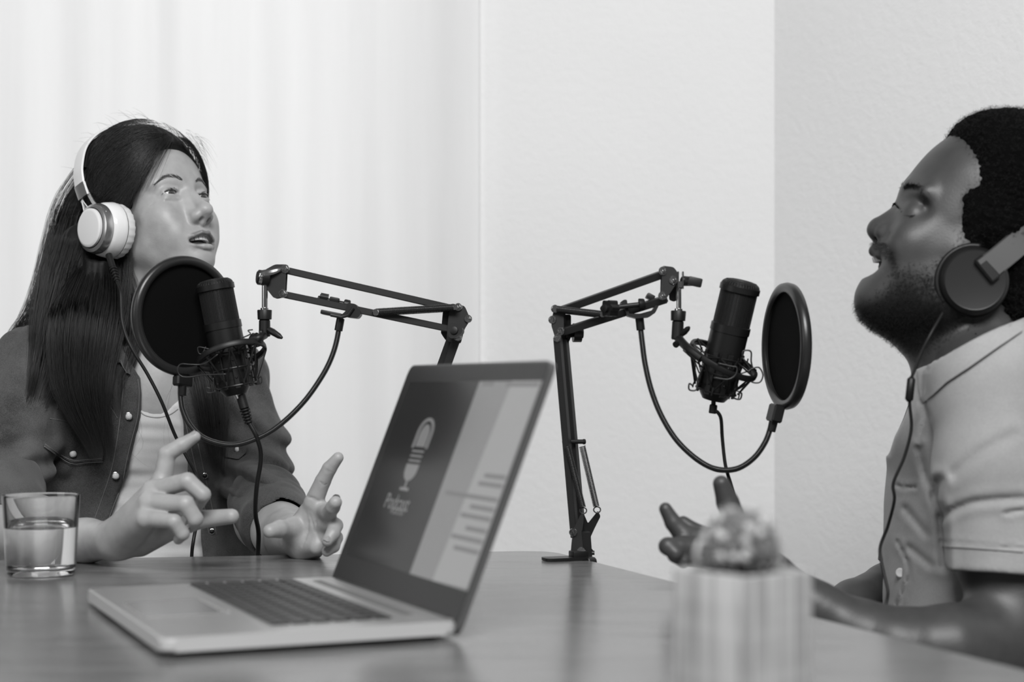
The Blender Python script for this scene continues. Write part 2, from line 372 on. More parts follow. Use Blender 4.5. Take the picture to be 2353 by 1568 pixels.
# ================================================================ cactus pot
pc = Vector(((1706 - CX) / F * 1.045, 1.045, TABLE_Z)); ps, ph = .0635, .0975; pa = math.radians(41)
Rz = Matrix.Rotation(pa, 3, 'Z')
def striped():
    n = NT('limed_wood').setup(0.5, 0.7, spec=0.2)
    v = n.coord((1, 1, .02), rot=(0, 0, 0)); t = n.n('ShaderNodeTexNoise', Scale=260.0, Detail=3.0); n.l(v, t.inputs['Vector'])
    v2 = n.coord((.05, .05, 1)); t2 = n.n('ShaderNodeTexNoise', Scale=60.0, Detail=2.0); n.l(v2, t2.inputs['Vector'])
    mx = n.n('ShaderNodeMath', operation='MULTIPLY_ADD'); n.l(t2.outputs[0], mx.inputs[0]); mx.inputs[1].default_value = .25; n.l(t.outputs[0], mx.inputs[2])
    n.l(n.ramp(mx.outputs[0], [(0.50, 0.24), (0.74, 0.46)]), n.b.inputs['Base Color']); return n.m
M_POT = striped()
pot = thing('cactus_pot', 'square pale wooden plant pot holding a small round cactus, beside the laptop', 'plant pot', pc)
bm = bmesh.new(); t = .006
for k in range(4):
    R4 = Rz @ Matrix.Rotation(k * PI / 2, 3, 'Z')
    add_box(bm, pc + R4 @ Vector((ps / 2 - t / 2, -.0005, 0)) + Vector((0, 0, ph / 2 + .0004)), (t, ps - .0035, ph), R4, .0014, 2)
add_box(bm, pc + Vector((0, 0, .006)), (ps - .004, ps - .004, .01), Rz); bm_obj('pot', bm, M_POT, pot)
bm = bmesh.new(); add_box(bm, pc + Vector((0, 0, ph - .012)), (ps - 2 * t - .0006, ps - 2 * t - .0006, .012), Rz)
bm_obj('soil', bm, simple('dark_soil', .03, .95, noise=(300, .5, .002)), pot)
# the cactus: ribbed globe with pale spines
cac = thing('cactus', 'small round blurred cactus with pale spines growing in the pale wooden pot', 'cactus', pc + Vector((0, 0, ph - .006)))
cc = pc + Vector((-.001, 0, ph + .016)); bm = bmesh.new(); NR, NS = 22, 96; rings = []
crad = .0225
for j in range(NR + 1):
    th = PI * j / NR; ring = []
    for i in range(NS):
        ph_ = 2 * PI * i / NS; rr = crad * (1 + .10 * (abs(math.cos(ph_ * 6.5)) - .6)) * math.sin(th)
        ring.append(bm.verts.new(cc + Vector((rr * math.cos(ph_), rr * math.sin(ph_), crad * math.cos(th)))))
    rings.append(ring)
for a, b in zip(rings, rings[1:]):
    for i in range(NS): bm.faces.new((a[i], b[i], b[(i + 1) % NS], a[(i + 1) % NS]))
bmesh.ops.remove_doubles(bm, verts=bm.verts[:], dist=1e-6)
bm_obj('cactus_body', bm, simple('cactus_skin', .10, .7, noise=(70, .6, .0006)), cac, None)
bm = bmesh.new()
for i in range(13):
    for j in range(2, 9):
        th = PI * j / 12; ph_ = 2 * PI * i / 13
        n = Vector((math.sin(th) * math.cos(ph_), math.sin(th) * math.sin(ph_), math.cos(th))); b0 = cc + n * crad * 1.03
        for q in range(5):
            dv = (n * .9 + Vector(RNG.normal(0, .5, 3))).normalized() * RNG.uniform(.003, .006); add_cyl(bm, b0, b0 + dv, .00035, 4, .0001)
sp = bm_obj('spines', bm, simple('pale_spines', .42, .6), cac, None); sp['kind'] = 'stuff'
bm = bmesh.new()
for i in range(34):
    ph_ = RNG.uniform(0, 2 * PI); th = RNG.uniform(.25, 2.0); n = Vector((math.sin(th) * math.cos(ph_), math.sin(th) * math.sin(ph_), math.cos(th)))
    add_lathe(bm, [(.0003, -.002), (.0034, 0), (.0026, .0022), (.0003, .003)], cc + n * crad * .99, frame_from(n), 10)
for a_, b_, c_ in (((1604, 1306, 1.045), (1600, 1270, 1.04), (1612, 1238, 1.04)), ((1796, 1300, 1.06), (1790, 1250, 1.055), (1776, 1205, 1.05)), ((1770, 1300, 1.06), (1768, 1260, 1.05), (1758, 1225, 1.05))):
    b2 = bmesh.new(); add_tube(b2, spline([P(*a_), P(*b_), P(*c_)], 6), [.0014] * 10 + [.0011, .0008, .0004], 6); bm_obj('dry_stem', b2, simple('pale_dry_stem', .55, .6), cac, None)
fl = bm_obj('areoles', bm, simple('woolly_tufts', .42, .9), cac, None); fl['kind'] = 'stuff'
# ================================================================ microphone arms
M_BLACK = simple('black_satin_metal', 0.007, 0.38, 0.0, 0.38)
M_ARM = simple('black_painted_steel', 0.014, 0.42, 0.0, 0.4)
M_PLAST = simple('black_plastic', 0.007, 0.45, 0.0, 0.35)
M_RUBBER = simple('black_rubber', 0.006, 0.5, 0.0, 0.3)
M_CHROME = simple('chrome', 0.62, 0.14, 1.0)
M_SPRING = simple('black_spring_wire', 0.03, 0.3, 0.3, 0.5)
Y = Vector((0, 1, 0))
def part(name, par, mat, fn, sharp=35):
    bm = bmesh.new(); fn(bm); return bm_obj(name, bm, mat, par, sharp)
def hexbolt(par, p, n=(0, -1, 0), r=.0042, name='bolt'):
    n = Vector(n).normalized(); Rm = frame_from(n); p = Vector(p)
    def f(bm):
        add_lathe(bm, [(r * 1.15, -.001), (r * 1.2, .0004), (r * 1.1, .001)], p, Rm, 20)
        add_lathe(bm, [(r * .9, .0008), (r * .9, .003), (r * .7, .0038)], p, Rm, 6)
        add_lathe(bm, [(r * .45, .003), (r * .45, .0052), (r * .3, .0058)], p, Rm, 12)
    return part(name, par, M_CHROME, f, 30)
def spring(par, a, b, R, r, turns, name='spring'):
    a, b = Vector(a), Vector(b); Fm = frame_from(b - a); L = (b - a).length; n = int(turns * 10); path = []
    for i in range(n + 1):
        t = i / n; an = 2 * PI * turns * t; path.append(a + Fm @ Vector((R * math.cos(an), R * math.sin(an), L * t)))
    return part(name, par, M_SPRING, lambda bm: add_tube(bm, path, r, 5), None)
def plate(par, pts, d, thick, name, mat=M_ARM, r=.003, yoff=0.0):
    w = round_poly([P(x, y, d) + Y * yoff for x, y in pts], r, 4)
    return part(name, par, mat, lambda bm: add_prism(bm, w, (0, 1, 0), thick))
def star_knob(par, p, n, r, h, lobes=6, name='knob'):
    n = Vector(n).normalized(); Rm = frame_from(n); p = Vector(p); pts = []
    for i in range(lobes * 8):
        a = 2 * PI * i / (lobes * 8); rr = r * (1 + .13 * math.cos(lobes * a)); pts.append(Rm @ Vector((rr * math.cos(a), rr * math.sin(a), 0)) + p)
    def f(bm):
        add_prism(bm, pts, n, h); add_lathe(bm, [(r * .55, h * .4), (r * .5, h * .75), (r * .3, h * .8)], p, Rm, 16)
    return part(name, par, M_PLAST, f, 40)
def wing(par, a, b, w, t, up, name='wing_nut'):
    a, b = Vector(a), Vector(b)
    return part(name, par, M_PLAST, lambda bm: add_tube(bm, [a, a.lerp(b, .3), a.lerp(b, .8), b], [w * .5, w * .62, w * .5, w * .25], 10))

# ---- the woman's arm
ba = thing('microphone_stand', 'black spring arm reaching left towards the woman, standing behind the laptop', 'microphone stand', on_table(868, 1276) + Vector((0, 0, 0)))
D1 = 2.08; HW = .013
part('bar', ba, M_ARM, lambda bm: add_bar(bm, P(655, 621, D1 - .005), P(1052, 712, D1 + .02), .0085, .0085, (0, 0, 1)))
part('bar', ba, M_ARM, lambda bm: add_bar(bm, P(652, 677, D1 - .005), P(1036, 757, D1 + .02), .0085, .0085, (0, 0, 1)))
for yo in (-.0075, .0095):
    plate(ba, [(1037, 698), (1068, 704), (1081, 734), (1067, 756), (1058, 790), (1030, 786), (1027, 776), (1031, 730)], D1 + .02, .0016, 'elbow_plate', M_ARM, .003, yo)
plate(ba, [(1017, 713), (1034, 713), (1034, 782), (1023, 782), (1012, 765)], D1 + .02, .0016, 'elbow_plate', M_ARM, .002, .0125)
foot1 = P(868, 1262, 2.13)
for k, (xo, yo) in enumerate(((-7, .008), (7, -.004))):
    part('post_bar', ba, M_ARM, lambda bm: add_bar(bm, P(1050 + xo, 758, D1 + .02) + Y * yo, foot1 + Vector((xo / 1800, yo, 0)), .0105, .0105, (0, 1, 0)))
for x, y in ((1053, 706), (1076, 733), (1052, 775)): hexbolt(ba, P(x, y, D1 + .010))
star_knob(ba, P(1046, 761, D1 - .005), (-.2, -1, .1), .0095, .010, 3, 'elbow_knob')
for x, y in ((1053, 706), (1074, 733)): hexbolt(ba, P(x, y, D1 + .033), (0, 1, 0))
for yo in (-.012, .014):
    spring(ba, P(866, 718, D1 + .012) + Y * yo, P(1043, 707.5, D1 + .015) + Y * yo, .0040, .00075, 62)
part('spring_pin', ba, M_CHROME, lambda bm: add_cyl(bm, P(863, 718, D1 - .006), P(863, 718, D1 + .032), .0042, 16, None, .0008))
part('spring_pin', ba, M_CHROME, lambda bm: add_cyl(bm, P(1047, 707, D1 - .002), P(1047, 707, D1 + .034), .0035, 16, None, .0008))
for yo in (-.008, .008):
    plate(ba, [(610, 622), (634, 609), (660, 609), (656, 682), (632, 687), (616, 667)], D1 - .008, .0016, 'head_plate', M_ARM, .003, yo)
for x, y in ((655, 618), (650, 675)):
    hexbolt(ba, P(x, y, D1 - .0168), (0, -1, 0), .0046)
part('head_bracket', ba, M_CHROME, lambda bm: (add_tube(bm, spline([P(597, 640, D1 - .028), P(604, 629, D1 - .026), P(622, 626, D1 - .022), P(648, 618, D1 - .0185)], 5), [.0030] * 3 + [.0042] * 8 + [.004, .0038, .0034, .003, .002], 8),), 40)
part('head_knob', ba, M_PLAST, lambda bm: add_lathe(bm, [(.004, -.012), (.0085, -.010), (.0095, -.003), (.0095, .003), (.007, .005)], P(599, 638, D1 - .02), frame_from((-1, -.35, .1)), 24))
part('head_collar', ba, M_CHROME, lambda bm: add_lathe(bm, [(.0075, -.0025), (.0088, -.002), (.0088, .002), (.0075, .0025)], P(597, 639, D1 - .021), frame_from((-1, -.35, .1)), 24))
part('stud', ba, M_CHROME, lambda bm: (add_cyl(bm, P(608.5, 645, D1 - .014), P(608.5, 714, D1 - .014), .0037, 20)))
# clamp foot on the table's far edge, hidden behind the laptop
cf = foot1 - Vector((0, 0, .012))
part('clamp', ba, M_ARM, lambda bm: (add_box(bm, cf + Vector((0, -.02, -.001)), (.045, .075, .005), None, .001), add_box(bm, cf + Vector((0, .018, -.03)), (.04, .005, .062), None, .001), add_box(bm, cf + Vector((0, 0, -.058)), (.04, .04, .005), None, .001), add_cyl(bm, cf + Vector((0, .0, -.08)), cf + Vector((0, .0, -.034)), .004), add_box(bm, cf + Vector((0, 0, .006)), (.026, .026, .03), None, .002)))

# ---- the man's arm
bb = thing('microphone_stand', 'black spring arm clamped to the table corner, reaching right towards the man', 'microphone stand', on_table(1330, 1290))
D2, D3 = 2.03, 1.985      # elbow, head
part('bar', bb, M_ARM, lambda bm: add_bar(bm, P(1288, 714, D2), P(1524, 630, D3), .0085, .0092, (0, -.35, 1)))
part('bar', bb, M_ARM, lambda bm: add_bar(bm, P(1292, 763, D2), P(1532, 687, D3), .0085, .0092, (0, -.35, 1)))
plate(bb, [(1276, 706), (1295, 704), (1295, 762), (1283, 790), (1276, 780), (1266, 748), (1270, 720)], D2, .0016, 'elbow_plate', M_ARM, .003, -.008)
plate(bb, [(1290, 722), (1313, 722), (1313, 775), (1306, 790), (1284, 790)], D2, .0016, 'elbow_plate', M_BLACK, .003, .012)
plate(bb, [(1278, 706), (1300, 704), (1300, 765), (1284, 786), (1276, 780)], D2, .0016, 'elbow_plate', M_BLACK, .003, .006)
for x, y in ((1275, 710), (1269, 735), (1288, 762), (1281, 777)): hexbolt(bb, P(x, y, D2 - .009), (-.3, -1, 0), .0042)
star_knob(bb, P(1326, 765, D2 + .02), (1, .1, 0), .0135, .010, 2, 'elbow_knob')
part('knob_stem', bb, M_PLAST, lambda bm: add_cyl(bm, P(1296, 768, D2 + .012), P(1322, 766, D2 + .02), .0065, 14, .004))
for yo in (-.013, .014):
    spring(bb, P(1279, 711, D2) + Y * yo, P(1383, 723, D2 - .018) + Y * yo, .0034, .00078, 40)
part('spring_pin', bb, M_CHROME, lambda bm: add_cyl(bm, P(1385, 723, D2 - .035), P(1385, 723, D2), .0034, 14, None, .0006))
part('spring_pin', bb, M_CHROME, lambda bm: add_cyl(bm, P(1276, 710, D2 - .016), P(1276, 710, D2 + .018), .0034, 14, None, .0006))
foot2 = P(1334, 1262, 2.065)
for (x0, y0, x1, yo) in ((1281, 775, 1321, -.004), (1297, 778, 1338, .012)):
    part('post_bar', bb, M_ARM, lambda bm: add_bar(bm, P(x0, y0, D2) + Y * yo, P(x1, 1235, 2.063) + Y * yo, .0090, .0085, (-.55, -1, 0)))
part('cross_pin', bb, M_BLACK, lambda bm: (add_cyl(bm, P(1294, 1015, 2.046), P(1344, 1015.5, 2.052), .0029, 14), add_cyl(bm, P(1293, 1015, 2.046), P(1299, 1015, 2.047), .0034, 16, None, .0006), add_cyl(bm, P(1339, 1015.5, 2.051), P(1345, 1015.5, 2.052), .0034, 16, None, .0006)))
spring(bb, P(1303, 1026, 2.040), P(1339, 1166, 2.045), .0036, .00062, 52)
spring(bb, P(1338, 1026, 2.052), P(1370, 1164, 2.060), .0036, .00062, 46)
for cx_, cy_, d_ in ((1340, 1174, 2.045), (1372, 1172, 2.060)):
    loop = [P(cx_ + 8 * math.cos(a), cy_ + 7 * math.sin(a), d_) for a in np.linspace(0, 2 * PI, 17)]
    part('spring_eye', bb, M_SPRING, lambda bm: add_tube(bm, loop, .0008, 6), None)
plate(bb, [(1334, 1183), (1341, 1179), (1341, 1200), (1336, 1224), (1339, 1250), (1340, 1279), (1311, 1273), (1314, 1240), (1319, 1214)], 2.04, .0016, 'base_plate', M_ARM, .002)
plate(bb, [(1342, 1182), (1351, 1203), (1374, 1174), (1380, 1187), (1366, 1215), (1357, 1235), (1357, 1258), (1366, 1269), (1358, 1281), (1340, 1280), (1339, 1250), (1337, 1224)], 2.072, .0016, 'base_plate', M_BLACK, .002)
part('base_block', bb, M_BLACK, lambda bm: add_prism(bm, round_poly([P(x, y, 2.056) for x, y in ((1318, 1222), (1356, 1222), (1360, 1280), (1316, 1274))], .002), (0, 1, 0), .026))
hexbolt(bb, P(1317, 1224, 2.038), (-.2, -1, 0), .0042); hexbolt(bb, P(1336, 1269, 2.038), (-.2, -1, 0), .0048)
part('bolt_end', bb, M_BLACK, lambda bm: add_cyl(bm, P(1358, 1271, 2.07), P(1366, 1271, 2.07), .0028, 10))
tp = on_table(1290, 1281) + Vector((0, 0, .0028))
part('clamp_plate', bb, M_BLACK, lambda bm: add_prism(bm, round_poly([P(1240, 1272, 2.11) * 1, P(1262, 1279, 2.02), P(1338, 1297, 1.985), P(1340, 1283, 2.07), P(1300, 1272.5, 2.12)], .012), (0, 0, 1), .004))
def flat(pts, z): return [Vector((p.x, p.y, z)) for p in pts]
e0 = on_table(1262, 1266); ed = (on_table(2353, 1541) - e0).normalized(); en = Vector((-ed.y, ed.x, 0)) * (1 if -ed.y > 0 else -1)
mp_ = on_table(1336, 1287)       # on the table's right edge
def T_(a, n, k): return mp_ + ed * a + en * n + Vector((0, 0, k))
ob = bpy.data.objects[[o.name for o in bb.children if o.name.startswith('clamp_plate')][0]]; bpy.data.objects.remove(ob)
part('clamp_plate', bb, M_BLACK, lambda bm: (add_prism(bm, round_poly([T_(-.013, .008, .0025), T_(.013, .008, .0025), T_(.013, -.05, .0025), T_(-.013, -.05, .0025)], .008), (0, 0, 1), .0035),
    add_box(bm, T_(0, .007, -.026), (.003, .026, .055), Matrix((en, ed, K)).transposed(), .0005, 1),
    add_box(bm, T_(0, -.006, -.052), (.03, .026, .003), Matrix((en, ed, K)).transposed(), .0005, 1),
    add_cyl(bm, T_(0, -.006, -.075), T_(0, -.006, -.030), .0035)))
part('clamp_lug', bb, M_BLACK, lambda bm: add_box(bm, T_(0, -.004, .0065), (.02, .018, .010), Matrix((en, ed, K)).transposed(), .002))
part('clamp_knob', bb, M_PLAST, lambda bm: add_cyl(bm, P(1346, 1292, 2.03), P(1364, 1292, 2.04), .0065, 12, None, .001))
for yo in (-.0085, .008):
    plate(bb, [(1520, 612), (1546, 615), (1556, 628), (1553, 652), (1528, 690), (1518, 688)], D3, .0016, 'head_plate', M_ARM, .003, yo)
plate(bb, [(1534, 640), (1560, 640), (1556, 690), (1549, 694), (1538, 690)], D3 + .014, .0016, 'head_plate', M_BLACK, .002, 0)
for x, y in ((1523, 623), (1522, 680), (1547, 644)): hexbolt(bb, P(x, y, D3 - .0098), (.2, -1, 0), .0044)
part('head_clevis', bb, M_CHROME, lambda bm: (add_box(bm, P(1557, 645, D3), (.002, .016, .021), None, .0005, 1), add_box(bm, P(1568, 645, D3), (.002, .016, .021), None, .0005, 1), add_box(bm, P(1562.5, 655, D3), (.007, .015, .008), None, .0005, 1)))
part('stud', bb, M_CHROME, lambda bm: add_cyl(bm, P(1560, 655, D3), P(1560, 716, D3), .0032, 20))
part('head_knob', bb, M_PLAST, lambda bm: (add_cyl(bm, P(1570, 646, D3), P(1590, 647, D3 - .01), .0062, 16, .0056), add_box(bm, P(1597, 648, D3 - .014), (.017, .005, .011), Matrix.Rotation(.22, 3, 'Y'), .002)))

# ================================================================ microphones
def microphone(label, top, bot, rad=.0225, d_plug=None):
    top, bot = Vector(top), Vector(bot); ax = (top - bot).normalized(); L = (top - bot).length; Rm = frame_from(ax, Vector((1, 0, 0)))
    m = thing('microphone', label, 'microphone', bot)
    def Z(t): return L * (1 - t)          # t measured from the top
    r = rad
    part('body', m, M_BLACK, lambda bm: add_lathe(bm, [(r * .60, Z(1.0)), (r * .95, Z(.925)), (r * 1.0, Z(.915)), (r * 1.0, Z(.885)), (r * .985, Z(.883)), (r * .985, Z(.872)), (r, Z(.870)), (r, Z(.435))], bot, Rm, 64))
    part('collar', m, M_BLACK, lambda bm: add_lathe(bm, [(r, Z(.437)), (r * 1.045, Z(.435)), (r * 1.045, Z(.375)), (r * .97, Z(.370))], bot, Rm, 64))
    part('collar', m, M_BLACK, lambda bm: add_lathe(bm, [(r * .97, Z(.102)), (r * 1.06, Z(.100)), (r * 1.06, Z(.055)), (r * .97, Z(.052))], bot, Rm, 64))
    part('grille_core', m, simple('foam_black', .004, .95), lambda bm: add_lathe(bm, [(r * .90, Z(.38)), (r * .90, Z(.03)), (r * .8, Z(.012)), (.0005, Z(.006))], bot, Rm, 40))
    def wires(bm):
        nv, nr = 64, 30; z0, z1 = Z(.372), Z(.10)
        for k in range(nv):
            a = 2 * PI * k / nv; pts = []
            for j in range(nr * 2 + 1):
                zz = z0 + (z1 - z0) * j / (nr * 2); rr = r * .955 + .00035 * (1 if (j + k) % 2 else -1); pts.append(bot + Rm @ Vector((rr * math.cos(a), rr * math.sin(a), zz)))
            add_tube(bm, pts, .00032, 4, False)
        for j in range(nr):
            zz = z0 + (z1 - z0) * (j + .5) / nr
            pts = [bot + Rm @ Vector(((r * .955) * math.cos(2 * PI * k / nv), (r * .955) * math.sin(2 * PI * k / nv), zz)) for k in range(nv + 1)]
            add_tube(bm, pts, .00032, 4, False)
        def dome(a, s): 
            rr = r * 1.0 * math.sin(s); return bot + Rm @ Vector((rr * math.cos(a) * (1 if 1 else 0), rr * math.sin(a), Z(.055) + L * .050 * (1 - (rr / r) ** 4) ** .5))
        for k in range(40):
            a = 2 * PI * k / 40; add_tube(bm, [dome(a, s) for s in np.linspace(.15, 1.55, 10)], .00035, 4, False)
        for s in (.15, .3, .45, .6, .75, .9, 1.02, 1.14, 1.26, 1.36, 1.45, 1.53):
            add_tube(bm, [dome(a, s) for a in np.linspace(0, 2 * PI, 49)], .00035, 4, False)
    part('grille', m, simple('grille_wire', .03, .38, .5), wires, None)
    return m, ax, Rm, L
def shock_mount(label, c, ax, outer_ax, stem_to, loops, mount_r=.0215, R=.0425):
    "ring, elastic cords, inner cage and squeeze handles; c centre on the microphone's axis"
    c = Vector(c); ax = Vector(ax).normalized(); oa = Vector(outer_ax).normalized(); Ro = frame_from(oa, Vector((1, 0, 0))); Ri = frame_from(ax, Vector((1, 0, 0)))
    s = thing('shock_mount', label, 'shock mount', c)
    def O(a, r, z=0): return c + Ro @ Vector((r * math.cos(a), r * math.sin(a), z))
    def I_(a, r, z=0): return c + Ri @ Vector((r * math.cos(a), r * math.sin(a), z))
    def ring(bm):
        n = 72; prof = [(-.0016, -.0035), (.0016, -.0035), (.0022, -.002), (.0022, .002), (.0016, .0035), (-.0016, .0035), (-.0022, .002), (-.0022, -.002)]; rs = []
        for i in range(n):
            a = 2 * PI * i / n; rs.append([bm.verts.new(O(a, R + x, z)) for x, z in prof])
        for i in range(n):
            A, B = rs[i], rs[(i + 1) % n]
            for k in range(8): bm.faces.new((A[k], B[k], B[(k + 1) % 8], A[(k + 1) % 8]))
    part('outer_ring', s, M_PLAST, ring, 50)
    def cage(bm):
        for k in range(8):
            a = 2 * PI * k / 8 + .2; add_box(bm, I_(a, mount_r + .0018, -.016), (.0022, .0065, .052), Ri @ Matrix.Rotation(a, 3, 'Z'), .0006, 1)
        for z in (-.038, -.016, .004):
            add_tube(bm, [I_(a, mount_r + .0030, z) for a in np.linspace(0, 2 * PI, 49)], .0011, 6, False)
    part('inner_cage', s, M_BLACK, cage)
    for k in range(8):
        a = 2 * PI * k / 8 + .2
        for z in (-.006, -.028): part('screw', s, M_BLACK, lambda bm: add_lathe(bm, [(.0018, 0), (.0018, .0008), (.001, .0014)], I_(a, mount_r + .0029, z), frame_from(I_(a, 1) - I_(a, 0)), 12))
    # hooks on ring and cage with elastic cords zigzagging between them
    for k in range(8):
        a0, a1 = 2 * PI * k / 8 + .1, 2 * PI * (k + .5) / 8 + .1
        for sg in (-1, 1):
            A = O(a0, R + .0005, .004 * sg); B = I_(a1, mount_r + .0050, -.016 + .020 * sg); A2 = O(a0 + 2 * PI / 8, R + .0005, .004 * sg)
            part('elastic_cord', s, M_RUBBER, lambda bm: (add_tube(bm, [A, (A + B) / 2, B], .00115, 6), add_tube(bm, [B, (A2 + B) / 2, A2], .00115, 6)))
    for k in range(8):
        a1 = 2 * PI * (k + .5) / 8 + .1
        for sg in (-1, 1): part('hook', s, M_BLACK, lambda bm: add_tube(bm, [I_(a1, mount_r + .001, -.016 + .016 * sg), I_(a1, mount_r + .006, -.016 + .016 * sg), I_(a1, mount_r + .0068, -.016 + .020 * sg), I_(a1, mount_r + .0068, -.016 + .025 * sg)], .0009, 6))
    for lp in loops: part('wire_handle', s, M_SPRING if len(lp[0]) == 0 else M_SPRING, lambda bm: add_tube(bm, spline(lp[1], 6), lp[2], 8), None)
    # stem: arm from the ring up to the swivel under the stud
    a, b = Vector(stem_to[0]), Vector(stem_to[1])
    part('swivel_arm', s, M_PLAST, lambda bm: (add_tube(bm, spline(stem_to[2], 5), [.0052] * (5 * (len(stem_to[2]) - 1) + 1), 12)), 60)
    part('swivel_barrel', s, M_PLAST, lambda bm: add_cyl(bm, a, b, .0073, 28, .0070, .0012))
    part('adapter_nut', s, M_PLAST, lambda bm: add_lathe(bm, [(.0076, 0), (.0088, .0005), (.0092, .0115), (.0088, .0122), (.005, .0125)], b, frame_from(b - a), 12))
    part('adapter_ring', s, M_CHROME, lambda bm: add_lathe(bm, [(.005, .0123), (.005, .0145), (.0042, .0150)], b, frame_from(b - a), 24))
    return s
DM1 = 2.065
m1, ax1, R1, L1 = microphone('black studio microphone in front of the woman, leaning left at the top', P(491, 641, DM1), P(543, 908, DM1 + .004))
c1 = P(532, 817, DM1)
oax1 = Vector((-.29, .26, .92)).normalized()
def PP(l, d): return [P(x, y, d + (dz if len_ else 0)) for (x, y, *r) in l for dz, len_ in [((r[0] if r else 0), 1)]]
loops1 = [((), PP([(519, 860, -.01), (470, 862), (430, 867), (413, 862), (408, 848), (416, 837), (440, 838), (470, 836), (500, 815, -.01)], DM1 - .045), .0008),
          ((), PP([(500, 803), (480, 802), (456, 798), (457, 812), (465, 812), (473, 797)], DM1 - .03), .0007),
          ((), PP([(490, 868), (492, 895), (495, 900), (478, 903), (474, 891), (484, 893)], DM1 - .025), .0007),
          ((), PP([(578, 850), (583, 880), (600, 881), (601, 866), (593, 871)], DM1 + .01), .0007),
          ((), PP([(556, 777), (575, 768), (570, 760), (581, 758)], DM1 - .02), .0008)]
stem1 = (P(608, 774, D1 - .014), P(608, 735, D1 - .014), [P(608, 770, D1 - .014), P(595, 777, DM1 - .016), P(583, 783, DM1 - .012), P(573, 788, DM1 - .006)])
s1 = shock_mount('black shock mount ring with elastic cords holding the left microphone', c1, ax1, oax1, stem1, loops1)
wing(s1, P(617, 757, D1 - .02), P(648, 777, D1 - .03), .007, .004, (0, 0, 1)); part('swivel_pin', s1, M_PLAST, lambda bm: add_cyl(bm, P(598, 765, D1 - .023), P(603, 765, D1 - .023), .004, 14))
part('swivel_lug', s1, M_PLAST, lambda bm: add_tube(bm, [P(578, 778, DM1 - .01), P(588, 782, DM1 - .012), P(596, 776, DM1 - .014)], [.0075, .0085, .0075], 16))
DM2 = 1.975
m2, ax2, R2, L2 = microphone('black studio microphone in front of the man, leaning right at the top', P(1705, 643, DM2 - .012), P(1639, 919, DM2 + .012), .0228)
c2 = P(1662, 828, DM2)
oax2 = Vector((.44, -.33, .88)).normalized()
loops2 = [((), PP([(1700, 860, -.0), (1722, 852), (1727, 848), (1744, 845), (1753, 862), (1747, 878), (1733, 880), (1720, 874)], DM2 - .02), .0009),
          ((), PP([(1640, 868), (1672, 872), (1690, 862), (1693, 845), (1680, 842), (1650, 835)], DM2 - .045), .0010),
          ((), PP([(1706, 820), (1708, 807), (1725, 808), (1726, 830), (1728, 850), (1706, 822)], DM2 - .015), .0010),
          ((), PP([(1612, 850), (1603, 875), (1600, 896), (1584, 896), (1584, 882), (1592, 887)], DM2 - .02), .0010),
          ((), PP([(1690, 893), (1683, 912), (1700, 918), (1704, 904), (1694, 906)], DM2 - .01), .0010),
          ((), PP([(1615, 845), (1570, 805), (1590, 820), (1607, 858)], DM2 - .02), .0009)]
stem2 = (P(1556, 781, D3), P(1558, 738, D3), [P(1557, 775, D3), P(1570, 790, DM2 - .005), P(1586, 805, DM2 - .02), P(1612, 825, DM2 - .03)])
s2 = shock_mount('black shock mount ring with elastic cords holding the right microphone', c2, ax2, oax2, stem2, loops2)
wing(s2, P(1568, 768, D3 - .01), P(1584, 752, D3 - .02), .006, .004, (0, 0, 1)); part('swivel_pin', s2, M_PLAST, lambda bm: add_cyl(bm, P(1560, 786, D3 - .004), P(1552, 793, D3 - .01), .004, 12))
# cables
def cable(name, label, pts, r, n=8, mat=M_RUBBER, cat='cable'):
    bm = bmesh.new(); add_tube(bm, spline(pts, n), r, 10); o = bm_obj(name, bm, mat, None, None); o['label'] = label; o['category'] = cat; return o
def strain(par, a, b, r0, r1, mat=M_RUBBER):
    a, b = Vector(a), Vector(b); L = (b - a).length; pr = [(r0, 0), (r0 * 1.02, L * .45)]; n = 5
    for k in range(n):
        z = L * (.48 + .5 * k / n); rr = r0 + (r1 - r0) * k / n; pr += [(rr * .75, z), (rr * 1.12, z + L * .015), (rr * 1.12, z + L * .06), (rr * .75, z + L * .075)]
    part('plug', par, mat, lambda bm: add_lathe(bm, pr + [(r1 * .6, L)], a, frame_from(b - a), 20))
part('socket', m1, M_CHROME, lambda bm: add_cyl(bm, P(546, 900, DM1 + .003), P(553, 914, DM1 + .003), .0068, 20))
c_ = cable('microphone_cable', 'black cable hanging from the microphone in front of the woman', [P(573, 972, DM1), P(590, 1005, DM1), P(600, 1050, DM1 + .01), P(590, 1120, DM1 + .02), P(587, 1180, DM1 + .04), P(594, 1225, DM1 + .07), P(592, 1285, DM1 + .09), P(590, 1400, DM1 + .1)], .0030)
strain(c_, P(553, 908, DM1 + .002), P(573, 976, DM1), .0062, .0046)
c2_ = cable('microphone_cable', 'thin black cable hanging from the microphone in front of the man', [P(1641, 944, DM2 + .01), P(1650, 949, DM2 + .01), P(1657, 965, DM2 + .012), P(1660, 1010, DM2 + .02), P(1667, 1070, DM2 + .02), P(1680, 1115, DM2 + .02), P(1692, 1160, DM2 + .03), P(1700, 1240, DM2 + .06), P(1690, 1500, DM2 + .08)], .0022)
part('plug', c2_, M_RUBBER, lambda bm: (add_cyl(bm, P(1640, 930, DM2 + .012), P(1637, 951, DM2 + .012), .0048, 12, None, .001), add_cyl(bm, P(1640, 920, DM2 + .012), P(1639, 934, DM2 + .012), .0028, 12)))
